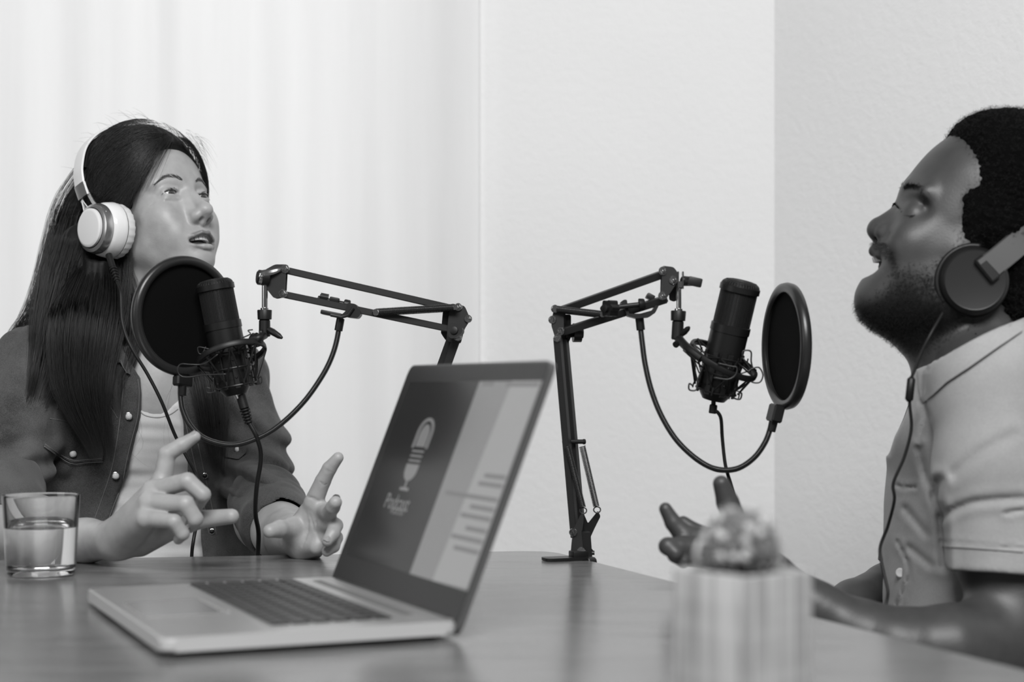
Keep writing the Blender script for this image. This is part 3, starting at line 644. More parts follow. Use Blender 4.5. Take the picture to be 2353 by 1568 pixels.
# ================================================================ pop filters
def pop_filter(label, c, n, up, R, path, blk, clampfn):
    c, n = Vector(c), Vector(n).normalized(); Rm = frame_from(n, Vector(up)); f = thing('pop_filter', label, 'pop filter', c)
    w = .0135; ri = R * .845
    part('rim', f, simple('rim_plastic', .016, .32), lambda bm: add_lathe(bm, [(ri, w * .25), (ri + .001, w * .42), (R * .93, w * .5), (R * .985, w * .36), (R, 0), (R * .985, -w * .36), (R * .93, -w * .5), (ri + .001, -w * .42), (ri, -w * .25), (ri, w * .25)], c, Rm, 96, False), 60)
    mm = NT('nylon_mesh').setup(.003, .9, spec=.08); part('mesh_screen', f, mm.m, lambda bm: add_lathe(bm, [(ri + .0005, -.0006), (ri + .0005, .0006)], c, Rm, 96), 30)
    a, b = Vector(blk[0]), Vector(blk[1]); d = (b - a).normalized()
    part('holder', f, M_PLAST, lambda bm: add_bar(bm, a, b, .024, .0135, n, .002))
    part('ferrule', f, M_BLACK, lambda bm: add_cyl(bm, b - d * .004, b + (path[-2] - path[-1]).normalized() * .012, .0056, 18, .005, .0006))
    sp = spline(path, 14); L = [0.0]
    for p, q in zip(sp, sp[1:]): L.append(L[-1] + (q - p).length)
    # ribbed neck: resample finely and modulate the radius
    tot = L[-1]; nr = int(tot / .00105); pts = []; rad = []
    la = np.array(L); arr = np.array([list(p) for p in sp])
    ss = np.linspace(0, tot, nr * 3 + 1); xs = [np.interp(ss, la, arr[:, k]) for k in range(3)]
    for i in range(len(ss)): pts.append(Vector((xs[0][i], xs[1][i], xs[2][i]))); rad.append((.0028, .0037, .0037)[i % 3])
    part('gooseneck', f, simple('gooseneck_steel', .03, .24, .6), lambda bm: add_tube(bm, pts, rad, 12), None)
    part('ferrule', f, M_BLACK, lambda bm: add_cyl(bm, path[0].lerp(path[1], .02), path[0] + (path[1] - path[0]).normalized() * .0165, .0052, 18, None, .0005))
    clampfn(f); return f
def clamp1(f):
    d = D1 + .004; up = (P(735, 694, d) - P(830, 713, d)).normalized(); nz = up.cross(Y) * -1
    Rm = Matrix((up, Y, nz)).transposed()
    part('clamp_jaw', f, M_PLAST, lambda bm: (add_prism(bm, round_poly([P(x, y, d) for x, y in ((800, 697), (820, 700), (832, 722), (824, 733), (800, 730), (785, 726), (797, 716))], .003), Y, .026)))
    part('clamp_jaw', f, M_PLAST, lambda bm: (add_box(bm, P(763, 722, d), (.027, .026, .0055), Rm, .0015), add_box(bm, P(769, 689, d + .008), (.012, .012, .006), Rm, .0015)))
    part('clamp_jaw', f, M_PLAST, lambda bm: (add_tube(bm, [P(760, 724, d - .014), P(785, 729, d - .015), P(800, 725, d - .015), P(812, 708, d - .0145)], .0022, 8)))
    part('clamp_screw', f, M_PLAST, lambda bm: add_cyl(bm, P(748, 690, d + .013), P(800, 701, d + .013), .0032, 12))
    star_knob(f, P(744, 689, d + .013), up, .0075, .010, 5, 'clamp_knob')
    part('clamp_pad', f, M_PLAST, lambda bm: add_cyl(bm, P(790, 699, d + .013), P(804, 702, d + .013), .0065, 16, None, .001))
path1 = [P(x, y, d) for x, y, d in ((783, 731, D1), (772, 790, D1), (757, 833, D1), (735, 873, D1 - .002), (703, 918, D1 - .004), (665, 958, D1 - .006), (625, 990, D1 - .01), (585, 1010, D1 - .014), (545, 1022, D1 - .018), (505, 1020, D1 - .02), (465, 1005, D1 - .02), (437, 978, D1 - .02), (420, 943, D1 - .02), (415, 910, D1 - .02), (415, 884, D1 - .02))]
pop_filter('round black pop filter covering the lower face of the woman', P(424, 727, D1 - .015), (math.sin(math.radians(45)), -math.cos(math.radians(45)), -.03), (.03, 0, 1), .0755, path1, (P(421, 864, D1 - .018), P(420, 888, D1 - .02)), clamp1)
def clamp2(f):
    d = 1.995; a = P(1400, 708, d - .015); b = P(1478, 699, d - .015); up = (b - a).normalized()
    star_knob(f, P(1402, 709, d - .018), (-.75, -.66, 0), .0095, .013, 6, 'clamp_knob')
    part('clamp_screw', f, M_PLAST, lambda bm: add_cyl(bm, a, b, .0030, 12))
    part('clamp_pad', f, M_PLAST, lambda bm: add_cyl(bm, P(1468, 700, d - .015), P(1482, 698, d - .015), .0072, 20, .0062, .001))
    part('clamp_jaw', f, M_PLAST, lambda bm: (add_prism(bm, round_poly([P(x, y, d) for x, y in ((1424, 696), (1432, 690), (1439, 690), (1444, 722), (1470, 722), (1498, 714), (1505, 702), (1512, 704), (1504, 720), (1490, 730), (1462, 733), (1440, 727), (1431, 703))], .0015), Y, .022)))
    part('clamp_jaw', f, M_PLAST, lambda bm: add_box(bm, P(1494, 683, d + .006), (.010, .018, .007), Matrix.Rotation(.5, 3, 'Y'), .0015))
path2 = [P(x, y, d) for x, y, d in ((1469, 728, 1.995), (1476, 790, 1.995), (1483, 840, 1.995), (1497, 898, 1.993), (1519, 954, 1.99), (1551, 1007, 1.99), (1590, 1047, 1.99), (1630, 1073, 1.99), (1665, 1081, 1.985), (1700, 1075, 1.985), (1734, 1051, 1.985), (1758, 1017, 1.985), (1770, 985, 1.985), (1775, 962, 1.985))]
t2 = math.radians(80)
pop_filter('round black pop filter with a grey rim seen edge-on beside the man', P(1806, 796, 1.985), (-math.sin(t2), -math.cos(t2), -.0), (.25, 0, 1), .0765, path2, (P(1787, 930, 1.985), P(1777, 970, 1.985)), clamp2)
# ================================================================ distance-field sculpting
def smin(a, b, k):
    if k <= 0: return np.minimum(a, b)
    h = np.maximum(k - np.abs(a - b), 0) / k; return np.minimum(a, b) - h * h * k * .25
def smax(a, b, k): return -smin(-a, -b, k)
def V3(p): return np.array([p[0], p[1], p[2]], float)
class SDF:
    def __init__(s, M=None): s.p = []; s.M = M if M is not None else Matrix.Identity(4); s.sc = s.M.to_scale()[0]
    def T(s, p): return V3(s.M @ Vector(p))
    def add(s, op, fn, lo, hi, k): s.p.append((op, fn, np.array(lo) - k, np.array(hi) + k, k)); return s
    def ell(s, c, r, rot=None, k=.01, op='u'):
        "ellipsoid; rot = Euler degrees in the local frame"
        c = s.T(c); r = np.array(r, float) * s.sc; k = k * s.sc
        R = (s.M.to_3x3().normalized() @ (Euler([math.radians(a) for a in rot]).to_matrix() if rot is not None else Matrix.Identity(3)))
        Rn = np.array(R)
        def fn(X):
            q = (X - c) @ Rn; a = q / r; b = a / r; k0 = np.sqrt((a * a).sum(-1)); k1 = np.sqrt((b * b).sum(-1)) + 1e-9
            return k0 * (k0 - 1) / k1
        m = r.max(); return s.add(op, fn, c - m, c + m, k)
    def cap(s, a, b, ra, rb=None, k=.01, op='u'):
        rb = ra if rb is None else rb; a = s.T(a); b = s.T(b); ra *= s.sc; rb *= s.sc; k = k * s.sc; d = b - a; L = (d * d).sum() + 1e-12
        def fn(X):
            q = X - a; t = np.clip((q @ d) / L, 0, 1); return np.sqrt(((q - t[..., None] * d) ** 2).sum(-1)) - (ra + (rb - ra) * t)
        m = max(ra, rb); return s.add(op, fn, np.minimum(a, b) - m, np.maximum(a, b) + m, k)
    def chain(s, pts, rs, k=.01, op='u', kj=None):
        for i in range(len(pts) - 1): s.cap(pts[i], pts[i + 1], rs[i], rs[i + 1], k if i == 0 else (kj if kj is not None else k), op)
        return s
    def fnc(s, fn, lo, hi, k=.005, op='u'): return s.add(op, fn, np.array(lo, float), np.array(hi, float), k)
    def ev(s, X, prims=None):
        D = np.full(X.shape[:-1], .5)
        for op, fn, lo, hi, k in (prims if prims is not None else s.p):
            if op == 'u': D = smin(D, fn(X), k)
            elif op == 's': D = smax(D, -fn(X), k)
            elif op in 'DS':          # costly fields: only where the surface can be
                m = D < .03 if op == 'S' else np.abs(D) < .03
                if m.any(): D[m] = D[m] + fn(X[m]) if op == 'D' else smax(D[m], -fn(X[m]), k)
            elif op == 'i': D = smax(D, fn(X), k)
            elif op == 'd': D = D + fn(X)
        return D
    def bounds(s):
        u = [p for p in s.p if p[0] == 'u']; return np.min([p[2] for p in u], 0), np.max([p[3] for p in u], 0)
    def mesh(s, h, n=28, clip=None):
        lo, hi = s.bounds()
        if clip is not None: lo = np.maximum(lo, clip[0]); hi = np.minimum(hi, clip[1])
        i0 = np.floor(lo / h).astype(int) - 2; i1 = np.ceil(hi / h).astype(int) + 2
        BIG = 1 << 20; off = 1 << 19
        def key(I): return ((I[..., 0] + off).astype(np.int64) << 40) | ((I[..., 1] + off).astype(np.int64) << 20) | (I[..., 2] + off).astype(np.int64)
        keys, verts, quads = [], [], []
        g0 = np.arange(n + 2)
        for tx in range(i0[0], i1[0], n):
            for ty in range(i0[1], i1[1], n):
                for tz in range(i0[2], i1[2], n):
                    b0 = np.array([tx - 1, ty - 1, tz - 1]); tlo = b0 * h - 2 * h; thi = (b0 + n + 1) * h + 2 * h
                    pr = [p for p in s.p if (p[2] <= thi).all() and (p[3] >= tlo).all()]
                    if not any(p[0] == 'u' for p in pr): continue
                    # drop what cannot reach this tile, then the tile itself when it is far from the surface
                    cen = ((b0 + (n + 1) / 2) * h)[None]; rad = (n + 1) * h * .5 * 1.7321
                    pr = [p for p in pr if p[0] == 'd' or p[0] in 'DS' or p[0] == 'i' or float(p[1](cen)[0]) * .7 - rad < p[4] + .003]
                    if not any(p[0] == 'u' for p in pr): continue
                    if abs(s.ev(cen, [p for p in pr if p[0] not in 'dDS'])[0]) > rad * 1.3 + .009: continue
                    gx, gy, gz = np.meshgrid(g0, g0, g0, indexing='ij'); X = (np.stack([gx, gy, gz], -1) + b0) * h
                    D = s.ev(X, pr)
                    if D.min() > 0 or D.max() < 0: continue
                    ins = D < 0
                    c8 = ins[:-1, :-1, :-1].astype(np.int8)
                    tot = sum(ins[a:a + n + 1, b:b + n + 1, c:c + n + 1].astype(np.int8) for a in (0, 1) for b in (0, 1) for c in (0, 1))
                    act = (tot > 0) & (tot < 8); act[0] = act[:, 0] = act[:, :, 0] = False
                    I = np.argwhere(act)
                    if len(I):
                        cv = {(a, b, c): D[I[:, 0] + a, I[:, 1] + b, I[:, 2] + c] for a in (0, 1) for b in (0, 1) for c in (0, 1)}
                        acc = np.zeros((len(I), 3)); cnt = np.zeros(len(I))
                        for ax in range(3):
                            for u in (0, 1):
                                for v in (0, 1):
                                    A = [0, 0, 0]; o = [q for q in range(3) if q != ax]; A[o[0]] = u; A[o[1]] = v; B = list(A); B[ax] = 1
                                    da, db = cv[tuple(A)], cv[tuple(B)]; m = (da < 0) != (db < 0); t = np.where(m, da / np.where(m, da - db, 1), 0)
                                    p = np.zeros((len(I), 3)); p[:, ax] = t; p[:, o[0]] = u; p[:, o[1]] = v; acc += p * m[:, None]; cnt += m
                        verts.append((I + b0 + acc / cnt[:, None]) * h); keys.append(key(I + b0))
                    for ax in range(3):
                        sl = [slice(1, n + 1)] * 3; s2 = list(sl); s2[ax] = slice(2, n + 2)
                        a, b = ins[tuple(sl)], ins[tuple(s2)]; m = a != b; E = np.argwhere(m) + 1
                        if not len(E): continue
                        fl = a[m]; E = E + b0; o1, o2 = (ax + 1) % 3, (ax + 2) % 3
                        d1 = np.zeros(3, int); d1[o1] = 1; d2 = np.zeros(3, int); d2[o2] = 1
                        q = np.stack([key(E), key(E - d1), key(E - d1 - d2), key(E - d2)], 1); q[~fl] = q[~fl][:, ::-1]; quads.append(q)
        K_ = np.concatenate(keys); Vv = np.concatenate(verts); Q = np.concatenate(quads)
        ms = np.setdiff1d(Q, K_); mc = np.stack([(ms >> 40) - off, ((ms >> 20) & (BIG - 1)) - off, (ms & (BIG - 1)) - off], 1)
        K_ = np.concatenate([K_, ms]); Vv = np.concatenate([Vv, (mc + .5) * h]); o = np.argsort(K_); Ks = K_[o]
        idx = np.clip(np.searchsorted(Ks, Q), 0, len(Ks) - 1); ok = (Ks[idx] == Q).all(1); return Vv[o], idx[ok].astype(np.int32)
    def hits(s, px, py, d0=1.2, d1=3.2, off=0.0):
        "first point of the surface on each line of sight (sphere tracing, vectorised); nan where missed"
        o = np.array([0, 0, CAM_Z]); px = np.asarray(px, float); py = np.asarray(py, float); dv = np.stack([(px - CX) / F, np.ones_like(px), (HY - py) / F], -1); ln = np.linalg.norm(dv, axis=-1)
        t = np.full(px.shape, float(d0)); live = np.ones(px.shape, bool)
        for _ in range(140):
            if not live.any(): break
            v = s.ev(o + dv[live] * t[live][:, None]) - off; i = np.where(live)[0]; dn = (v < .00025) | (t[i] > d1)
            t[i[~dn]] += np.maximum(v[~dn] * .8, .0004) / ln[i[~dn]]; live[i[dn]] = False
        q = o + dv * t[:, None]; q[t > d1] = np.nan; return q
    def hit(s, px, py, d0=1.2, d1=3.2, off=0.0):
        q = s.hits(np.array([px]), np.array([py]), d0, d1, off)[0]; return None if np.isnan(q[0]) else Vector(q)
def drop(S, X, out=.0003):
    "move points onto surface S; returns points and surface normals"
    e = 1e-4; d = S.ev(X); gr = np.stack([(S.ev(X + e * np.eye(3)[k]) - d) / e for k in range(3)], -1); return X - gr * (d - out)[:, None], gr
def screen(X):
    y = np.maximum(X[..., 1], .05); return CX + F * X[..., 0] / y, HY - F * (X[..., 2] - CAM_Z) / y
def poly_dist(px, py, poly):
    "signed distance (pixels, inside negative) to a polygon"
    d = np.full(px.shape, 1e18); ins = np.zeros(px.shape, bool); n = len(poly)
    for i in range(n):
        ax, ay = poly[i]; bx, by = poly[(i + 1) % n]; ex, ey = bx - ax, by - ay; wx, wy = px - ax, py - ay
        t = np.clip((wx * ex + wy * ey) / (ex * ex + ey * ey + 1e-9), 0, 1); d = np.minimum(d, (wx - ex * t) ** 2 + (wy - ey * t) ** 2)
        c = (ay > py) != (by > py); xi = ax + (py - ay) * (bx - ax) / (by - ay if by != ay else 1e-9); ins ^= c & (px < xi)
    d = np.sqrt(d); return np.where(ins, -d, d)
def sdf_obj(name, S, h, mat, par, clip=None):
    v, f = S.mesh(h, clip=clip); return mesh_obj(name, v, f, mat, par)
def patch(name, poly, S, off0, off1, mat, par, step=6, d0=1.2, edge=1.0):
    "sheet of cloth lying on surface S inside a polygon, with real thickness"
    xs = [p[0] for p in poly]; ys = [p[1] for p in poly]
    me = bmesh.new(); pl = round_poly([Vector((x, y, 0)) for x, y in poly], 4, 3); vs = [me.verts.new(p) for p in pl]; me.faces.new(vs)
    for k in range(int((max(xs) - min(xs)) / step) + 1):
        bmesh.ops.bisect_plane(me, geom=me.verts[:] + me.edges[:] + me.faces[:], plane_co=(min(xs) + k * step + .01, 0, 0), plane_no=(1, 0, 0))
    for k in range(int((max(ys) - min(ys)) / step) + 1):
        bmesh.ops.bisect_plane(me, geom=me.verts[:] + me.edges[:] + me.faces[:], plane_co=(0, min(ys) + k * step + .01, 0), plane_no=(0, 1, 0))
    me.verts.index_update(); base = [(v.co.x, v.co.y, v.is_boundary) for v in me.verts]; fc = [[v.index for v in f.verts] for f in me.faces]; be = [(e.verts[0].index, e.verts[1].index) for e in me.edges if e.is_boundary]
    me.free(); fr, bk = [], []
    Q = S.hits([b[0] for b in base], [b[1] for b in base], d0)
    for (x, y, bd), q in zip(base, Q):
        q = P(x, y, 2.3) if np.isnan(q[0]) else Vector(q)
        fw = (Vector((0, 0, CAM_Z)) - q).normalized(); fr.append(q + fw * (off1 * (edge if bd else 1))); bk.append(q + fw * off0)
    n = len(base); bm = bmesh.new(); V = [bm.verts.new(p) for p in fr + bk]
    for f in fc:
        bm.faces.new([V[i] for i in f]); bm.faces.new([V[i + n] for i in f][::-1])
    for a, b in be: bm.faces.new([V[a], V[b], V[b + n], V[a + n]])
    return bm_obj(name, bm, mat, par, 50)
def line_on(name, S, pts, r, mat, par, n=8, off=.0005, d0=1.2):
    sp = spline([Vector((x, y, 0)) for x, y in pts], n); w = [Vector(q) for q in S.hits([p.x for p in sp], [p.y for p in sp], d0) if not np.isnan(q[0])]; w = [q + (Vector((0, 0, CAM_Z)) - q).normalized() * off for q in w]
    bm = bmesh.new(); add_tube(bm, w, r, 6); return bm_obj(name, bm, mat, par, None)
def noise3(X, f, seed=0):
    "cheap smooth pseudo noise -1..1"
    r = np.random.default_rng(seed); o = 0
    for _ in range(5):
        d = r.normal(0, 1, 3); d *= f * r.uniform(.6, 1.5) / np.linalg.norm(d); o = o + np.sin(X @ d + r.uniform(0, 6.28))
    return o / 5 * 1.6
def strands(name, curves, radii, mat, par, sides=3):
    "many thin tapering hairs as one mesh; curves (n, m, 3), radii (m,)"
    C = np.asarray(curves, float); n, m, _ = C.shape
    t = np.gradient(C, axis=1); t /= np.linalg.norm(t, axis=-1, keepdims=True) + 1e-9
    ref = np.where(np.abs(t[..., 2:3]) < .9, np.array([0, 0, 1.0]), np.array([1.0, 0, 0])); x = np.cross(t, ref); x /= np.linalg.norm(x, axis=-1, keepdims=True) + 1e-9; y = np.cross(t, x)
    rr = np.asarray(radii)[..., None] if np.asarray(radii).ndim == 2 else np.asarray(radii)[None, :, None]
    V = np.stack([C + (x * math.cos(2 * PI * k / sides) + y * math.sin(2 * PI * k / sides)) * rr for k in range(sides)], 2).reshape(-1, 3)
    i = np.arange(n)[:, None, None] * m * sides; j = np.arange(m - 1)[None, :, None] * sides; k = np.arange(sides)[None, None, :]; k2 = (k + 1) % sides
    Q = np.stack([i + j + k, i + j + k2, i + j + sides + k2, i + j + sides + k], -1).reshape(-1, 4)
    o = mesh_obj(name, V, Q.astype(np.int32), mat, par); o['kind'] = 'stuff'; return o
def resample(path, m):
    p = np.array([list(v) for v in path]); L = np.r_[0, np.cumsum(np.linalg.norm(np.diff(p, axis=0), axis=1))]; s = np.linspace(0, L[-1], m)
    return np.stack([np.interp(s, L, p[:, k]) for k in range(3)], 1)
# ---------------------------------------------------------------- skin and cloth materials
def skin_mat(name, col, lipcol, rough, sss):
    n = NT(name).setup(col, rough, spec=.45)
    n.b.inputs['Subsurface Weight'].default_value = sss; n.b.inputs['Subsurface Radius'].default_value = (.006, .006, .006); n.b.inputs['Subsurface Scale'].default_value = 1.0
    v = n.coord(); t = n.n('ShaderNodeTexNoise', Scale=55.0, Detail=4.0); n.l(v, t.inputs['Vector'])
    c = n.ramp(t.outputs[0], [(0.25, col * .86), (0.75, col * 1.10)])
    at = n.n('ShaderNodeAttribute', attribute_name='tint'); mx = n.n('ShaderNodeMix', data_type='RGBA'); n.l(at.outputs['Fac'], mx.inputs[0]); n.l(c, mx.inputs[6]); mx.inputs[7].default_value = g(lipcol)
    n.l(mx.outputs[2], n.b.inputs['Base Color'])
    t2 = n.n('ShaderNodeTexNoise', Scale=420.0, Detail=2.0); n.l(v, t2.inputs['Vector']); t3 = n.n('ShaderNodeTexVoronoi', Scale=330.0); n.l(v, t3.inputs['Vector'])
    n.bump(t2.outputs[0], 0.35, 0.0004); return n.m
def cloth_mat(name, c0, c1, scale, bump=.0006, rough=.85, fleck=0):
    n = NT(name).setup(c0, rough, spec=.15); n.b.inputs['Sheen Weight'].default_value = .12
    v = n.coord(); t = n.n('ShaderNodeTexNoise', Scale=scale, Detail=3.0, Roughness=.7); n.l(v, t.inputs['Vector'])
    t2 = n.n('ShaderNodeTexNoise', Scale=9.0, Detail=5.0, Roughness=.6); n.l(v, t2.inputs['Vector'])
    mx = n.n('ShaderNodeMath', operation='MULTIPLY_ADD'); n.l(t.outputs[0], mx.inputs[0]); mx.inputs[1].default_value = .5 + fleck; n.l(t2.outputs[0], mx.inputs[2])
    n.l(n.ramp(mx.outputs[0], [(0.55 + fleck * .3, c0), (0.95 + fleck * .6, c1)]), n.b.inputs['Base Color'])
    n.bump(t.outputs[0], 0.5, bump); return n.m
def set_tint(o, fn):
    me = o.data; co = np.empty(len(me.vertices) * 3, np.float32); me.vertices.foreach_get('co', co); co = co.reshape(-1, 3).astype(float)
    a = me.attributes.new('tint', 'FLOAT', 'POINT'); a.data.foreach_set('value', fn(co).astype(np.float32))
def hair_mat(name, c0, c1, rough=.38):
    n = NT(name).setup(c0, rough, spec=.5); gi = n.n('ShaderNodeNewGeometry'); n.l(n.ramp(gi.outputs['Random Per Island'], [(0.1, c0), (0.95, c1)]), n.b.inputs['Base Color']); return n.m
def hand(S, wrist, fingers, thumb, palm, k=.004):
    "fingers: 4 lists of joints (knuckle .. tip) with radii; thumb the same; palm: extra capsules"
    for a, b, ra, rb in palm: S.cap(a, b, ra, rb, .010)
    for pts, rs in fingers: S.chain(pts, rs, k, kj=.0018)
    S.chain(thumb[0], thumb[1], .006, kj=.0025)
def creases(S, fingers, w=.0004, off=1.0):
    "skin creases across the finger joints, on the side seen from the camera"
    for pts, rs in fingers:
        for i in range(1, len(pts) - 1):
            q = Vector(pts[i]); d = (Vector(pts[i + 1]) - Vector(pts[i - 1])).normalized(); v = (Vector((0, 0, CAM_Z)) - q).normalized(); sd = d.cross(v)
            if sd.length < .3: continue
            sd.normalize(); v = (v - d * v.dot(d)).normalized(); r = rs[i]
            for o in (-.0013, .0012):
                c = q + v * r * off + d * o; a, b = c - sd * r * .75 - v * r * .42, c + sd * r * .75 - v * r * .42
                S.chain([a, c + v * .0002, b], [w * .5, w, w * .5], .0016, 's')
def nail(par, tip, prev, up, r, mat):
    "finger nail: a thin curved plate on the back of the last joint"
    tip, prev, up = Vector(tip), Vector(prev), Vector(up); z = (tip - prev).normalized(); u = (up - z * up.dot(z)).normalized(); s = z.cross(u); bm = bmesh.new(); rows = []
    for j in range(7):
        t = -1 + 2 * j / 6; row = []
        for i in range(7):
            a = (-1 + 2 * i / 6) * .80; w = math.sqrt(max(0, 1 - (max(0, abs(t) - .35) / .65) ** 2 * .75))
            row.append(bm.verts.new(tip + z * (t * r * .72 - r * .05) + s * (math.sin(a * w) * r * .92) + u * (math.cos(a * w) * r * 1.00 + .0004)))
        rows.append(row)
    for a, b in zip(rows, rows[1:]):
        for i in range(6): bm.faces.new((a[i], a[i + 1], b[i + 1], b[i]))
    bmesh.ops.solidify(bm, geom=bm.faces[:], thickness=.0005); return bm_obj('fingernail', bm, mat, par, 60)
# ================================================================ the woman
def head_frame(o, yaw, pitch, roll, s):
    R = Matrix.Rotation(yaw, 4, 'Z') @ Matrix.Rotation(-pitch, 4, 'Y') @ Matrix.Rotation(roll, 4, 'X'); return Matrix.Translation(o) @ R @ Matrix.Scale(s, 4)
WS = .935; WD = 2.40
WH = head_frame(Vector((-.505 * WD / 2.33, WD, CAM_Z + .2414 * WD / 2.33)), math.radians(-37.6), math.radians(19.4), 0, WS)
wom = thing('person', 'long-haired woman in a denim jacket and white headphones, gesturing with both hands', 'person', (-.5, 2.4, .45))
M_SKIN = skin_mat('light_skin', .33, .17, .46, .10)
M_DENIM = cloth_mat('denim', .020, .095, 900, .0008, .9, .25)
M_STITCH = simple('pale_stitching', .17, .8)
M_TEE = cloth_mat('white_jersey', .62, .70, 500, .0002, .9)
B = SDF(WH)      # body in head coordinates first
def head_common(B, open_=.012):
    B.ell((-.012, 0, .035), (.094, .074, .083), k=.01)
    B.ell((.034, 0, .038), (.056, .063, .056), k=.02)
    B.ell((.034, 0, -.030), (.056, .057, .074), k=.02)
    for s in (-1, 1):
        B.cap((.004, s * .044, -.066), (.066, s * .014, -.104), .017, .014, .030)
        B.ell((.056, s * .041, -.034), (.027, .020, .022), k=.026)
        B.cap((.080, s * .010, .020), (.068, s * .044, .019), .0095, .0085, .014)
    B.cap((.030, -.03, -.060), (.060, -.018, -.088), .026, .018, .02); B.cap((.030, .03, -.060), (.060, .018, -.088), .026, .018, .02)
    B.ell((.078, 0, -.106), (.0155, .019, .015), k=.014)
    B.ell((.068, 0, -.072), (.031, .031, .030), k=.016)
head_common(B)
for s in (-1, 1):
    B.ell((.098, s * .031, -.001), (.017, .019, .0125), k=.012, op='s')
    B.ell((.0735, s * .032, -.001), (.0142, .0150, .0142), k=.005)
    B.cap((.0850, s * .0215, .0045), (.0800, s * .0435, .0020), .0022, .0020, .005)
    B.cap((.0845, s * .0215, -.0095), (.0785, s * .0425, -.0100), .0018, .0014, .005)
    B.ell((.090, s * .0322, .0000), (.0150, .0140, .0032), (0, 0, s * 14), k=.0014, op='s')
B.cap((.0860, 0, .006), (.1085, 0, -.032), .0072, .0088, .010)
for s in (-1, 1): B.cap((.082, s * .007, -.006), (.094, s * .010, -.042), .0080, .0090, .009)
B.ell((.1135, 0, -.0385), (.0105, .0112, .0100), k=.008)
B.cap((.110, 0, -.047), (.099, 0, -.054), .0048, .0050, .004)
for s in (-1, 1):
    B.ell((.1000, s * .0125, -.0445), (.0110, .0072, .0085), k=.007)
    B.ell((.1065, s * .0070, -.0528), (.0058, .0036, .0042), (0, 25, 0), k=.0022, op='s')
    B.cap((.0945, s * .0225, -.043), (.0895, s * .0345, -.068), .0012, .0016, .010, 's')
    B.ell((.066, s * .035, -.060), (.018, .014, .020), k=.022)
for s in (-1, 1):     # laughter lines at the outer eye corner, crease over the upper lid
    for dz, l in ((.0030, .016), (-.0005, .018), (-.0050, .015)):
        B.chain([(.0755, s * .0480, -.0030 + dz * .3), (.0680, s * .0545, -.0040 + dz), (.0600, s * .0585, -.0045 + dz * 1.8)], [.0005, .0006, .0003], .0022, 's')
    B.chain([(.0900, s * .0210, .0060), (.0905, s * .0300, .0078), (.0860, s * .0400, .0060), (.0790, s * .0470, .0010)], [.0005, .0006, .0006, .0004], .0018, 's')
    B.chain([(.0890, s * .0230, -.0125), (.0860, s * .0330, -.0150), (.0800, s * .0430, -.0130)], [.0004, .0006, .0004], .0030, 's')
# mouth
B.ell((.092, 0, -.0812), (.028, .0265, .0086), (0, 0, 0), k=.003, op='s')
up = [(.0800, -.0295, -.0765), (.0935, -.0180, -.0735), (.1010, -.0060, -.0695), (.1012, 0, -.0708), (.1010, .0060, -.0695), (.0935, .0180, -.0735), (.0800, .0295, -.0765)]
lo_ = [(.0800, -.0295, -.0765), (.0895, -.0180, -.0885), (.0965, -.0060, -.0915), (.0972, 0, -.0918), (.0965, .0060, -.0915), (.0895, .0180, -.0885), (.0800, .0295, -.0765)]
B.chain(up, [.0011, .0024, .0031, .0027, .0031, .0024, .0011], .0045, kj=.001)
B.chain(lo_, [.0012, .0032, .0046, .0048, .0046, .0032, .0012], .0050, kj=.001)
LIPS = [V3(WH @ Vector(p)) for p in up + lo_]
# neck (from the head down to the collar bones), chest
B.M = Matrix.Identity(4); B.sc = 1.0
nk0 = WH @ Vector((-.022, 0, -.045)); nk1 = P(318, 832, 2.425)
B.cap(nk0, nk1, .051, .054, .02)
B.cap(WH @ Vector((.02, 0, -.088)), P(362, 840, 2.38), .030, .030, .03)
B.ell(P(335, 945, 2.43), (.135, .105, .100), (0, 0, 8), .05)
B.cap(P(110, 845, 2.38), P(510, 860, 2.46), .048, .045, .05)
# right arm (left in the picture)
wr_r = P(258, 1243, 1.965)
B.cap(P(95, 850, 2.37), P(15, 1130, 2.26), .044, .038, .03)
B.cap(P(15, 1130, 2.26), P(0, 1215, 2.17), .036, .036, .02)
B.cap(P(0, 1222, 2.17), P(120, 1240, 2.06), .0360, .0335, .015)
B.chain([P(120, 1240, 2.06), P(200, 1243, 2.005), wr_r], [.0330, .0250, .0225], .012)
# left arm
wr_l = P(686, 1236, 2.075)
B.cap(P(520, 865, 2.45), P(585, 1110, 2.39), .043, .040, .03)
B.chain([P(585, 1110, 2.39), P(612, 1195, 2.30), P(645, 1222, 2.20), wr_l], [.041, .042, .036, .0235], .015)
WRK, WLK = [], []
# right hand: back towards us, index up, thumb to the right
def pts(l): return [P(*q) for q in l]
palm = [(P(262, 1243, 1.962), P(352, 1128, 1.905), .0210, .0125), (P(275, 1240, 1.958), P(343, 1155, 1.890), .0215, .0125), (P(285, 1243, 1.952), P(336, 1192, 1.882), .0200, .0115),
        (P(275, 1225, 1.968), P(372, 1105, 1.925), .0180, .0115), (P(300, 1235, 1.955), P(350, 1165, 1.92), .018, .018), (P(310, 1225, 1.965), P(395, 1180, 1.945), .020, .013)]
fr = [(pts([(374, 1106, 1.925), (384, 1044, 1.925), (418, 1023, 1.925), (448, 1004, 1.925)]), [.0112, .0098, .0087, .0066]),
      (pts([(352, 1128, 1.905), (431, 1106, 1.880), (466, 1137, 1.880), (456, 1160, 1.890)]), [.0115, .0098, .0090, .0070]),
      (pts([(343, 1155, 1.890), (427, 1158, 1.862), (449, 1193, 1.865), (437, 1212, 1.878)]), [.0112, .0094, .0086, .0068]),
      (pts([(335, 1192, 1.882), (400, 1199, 1.858), (420, 1227, 1.862), (410, 1240, 1.872)]), [.0100, .0084, .0076, .0060])]
th = (pts([(322, 1248, 1.955), (400, 1215, 1.93), (462, 1194, 1.915), (532, 1187, 1.905)]), [.0165, .0118, .0105, .0088])
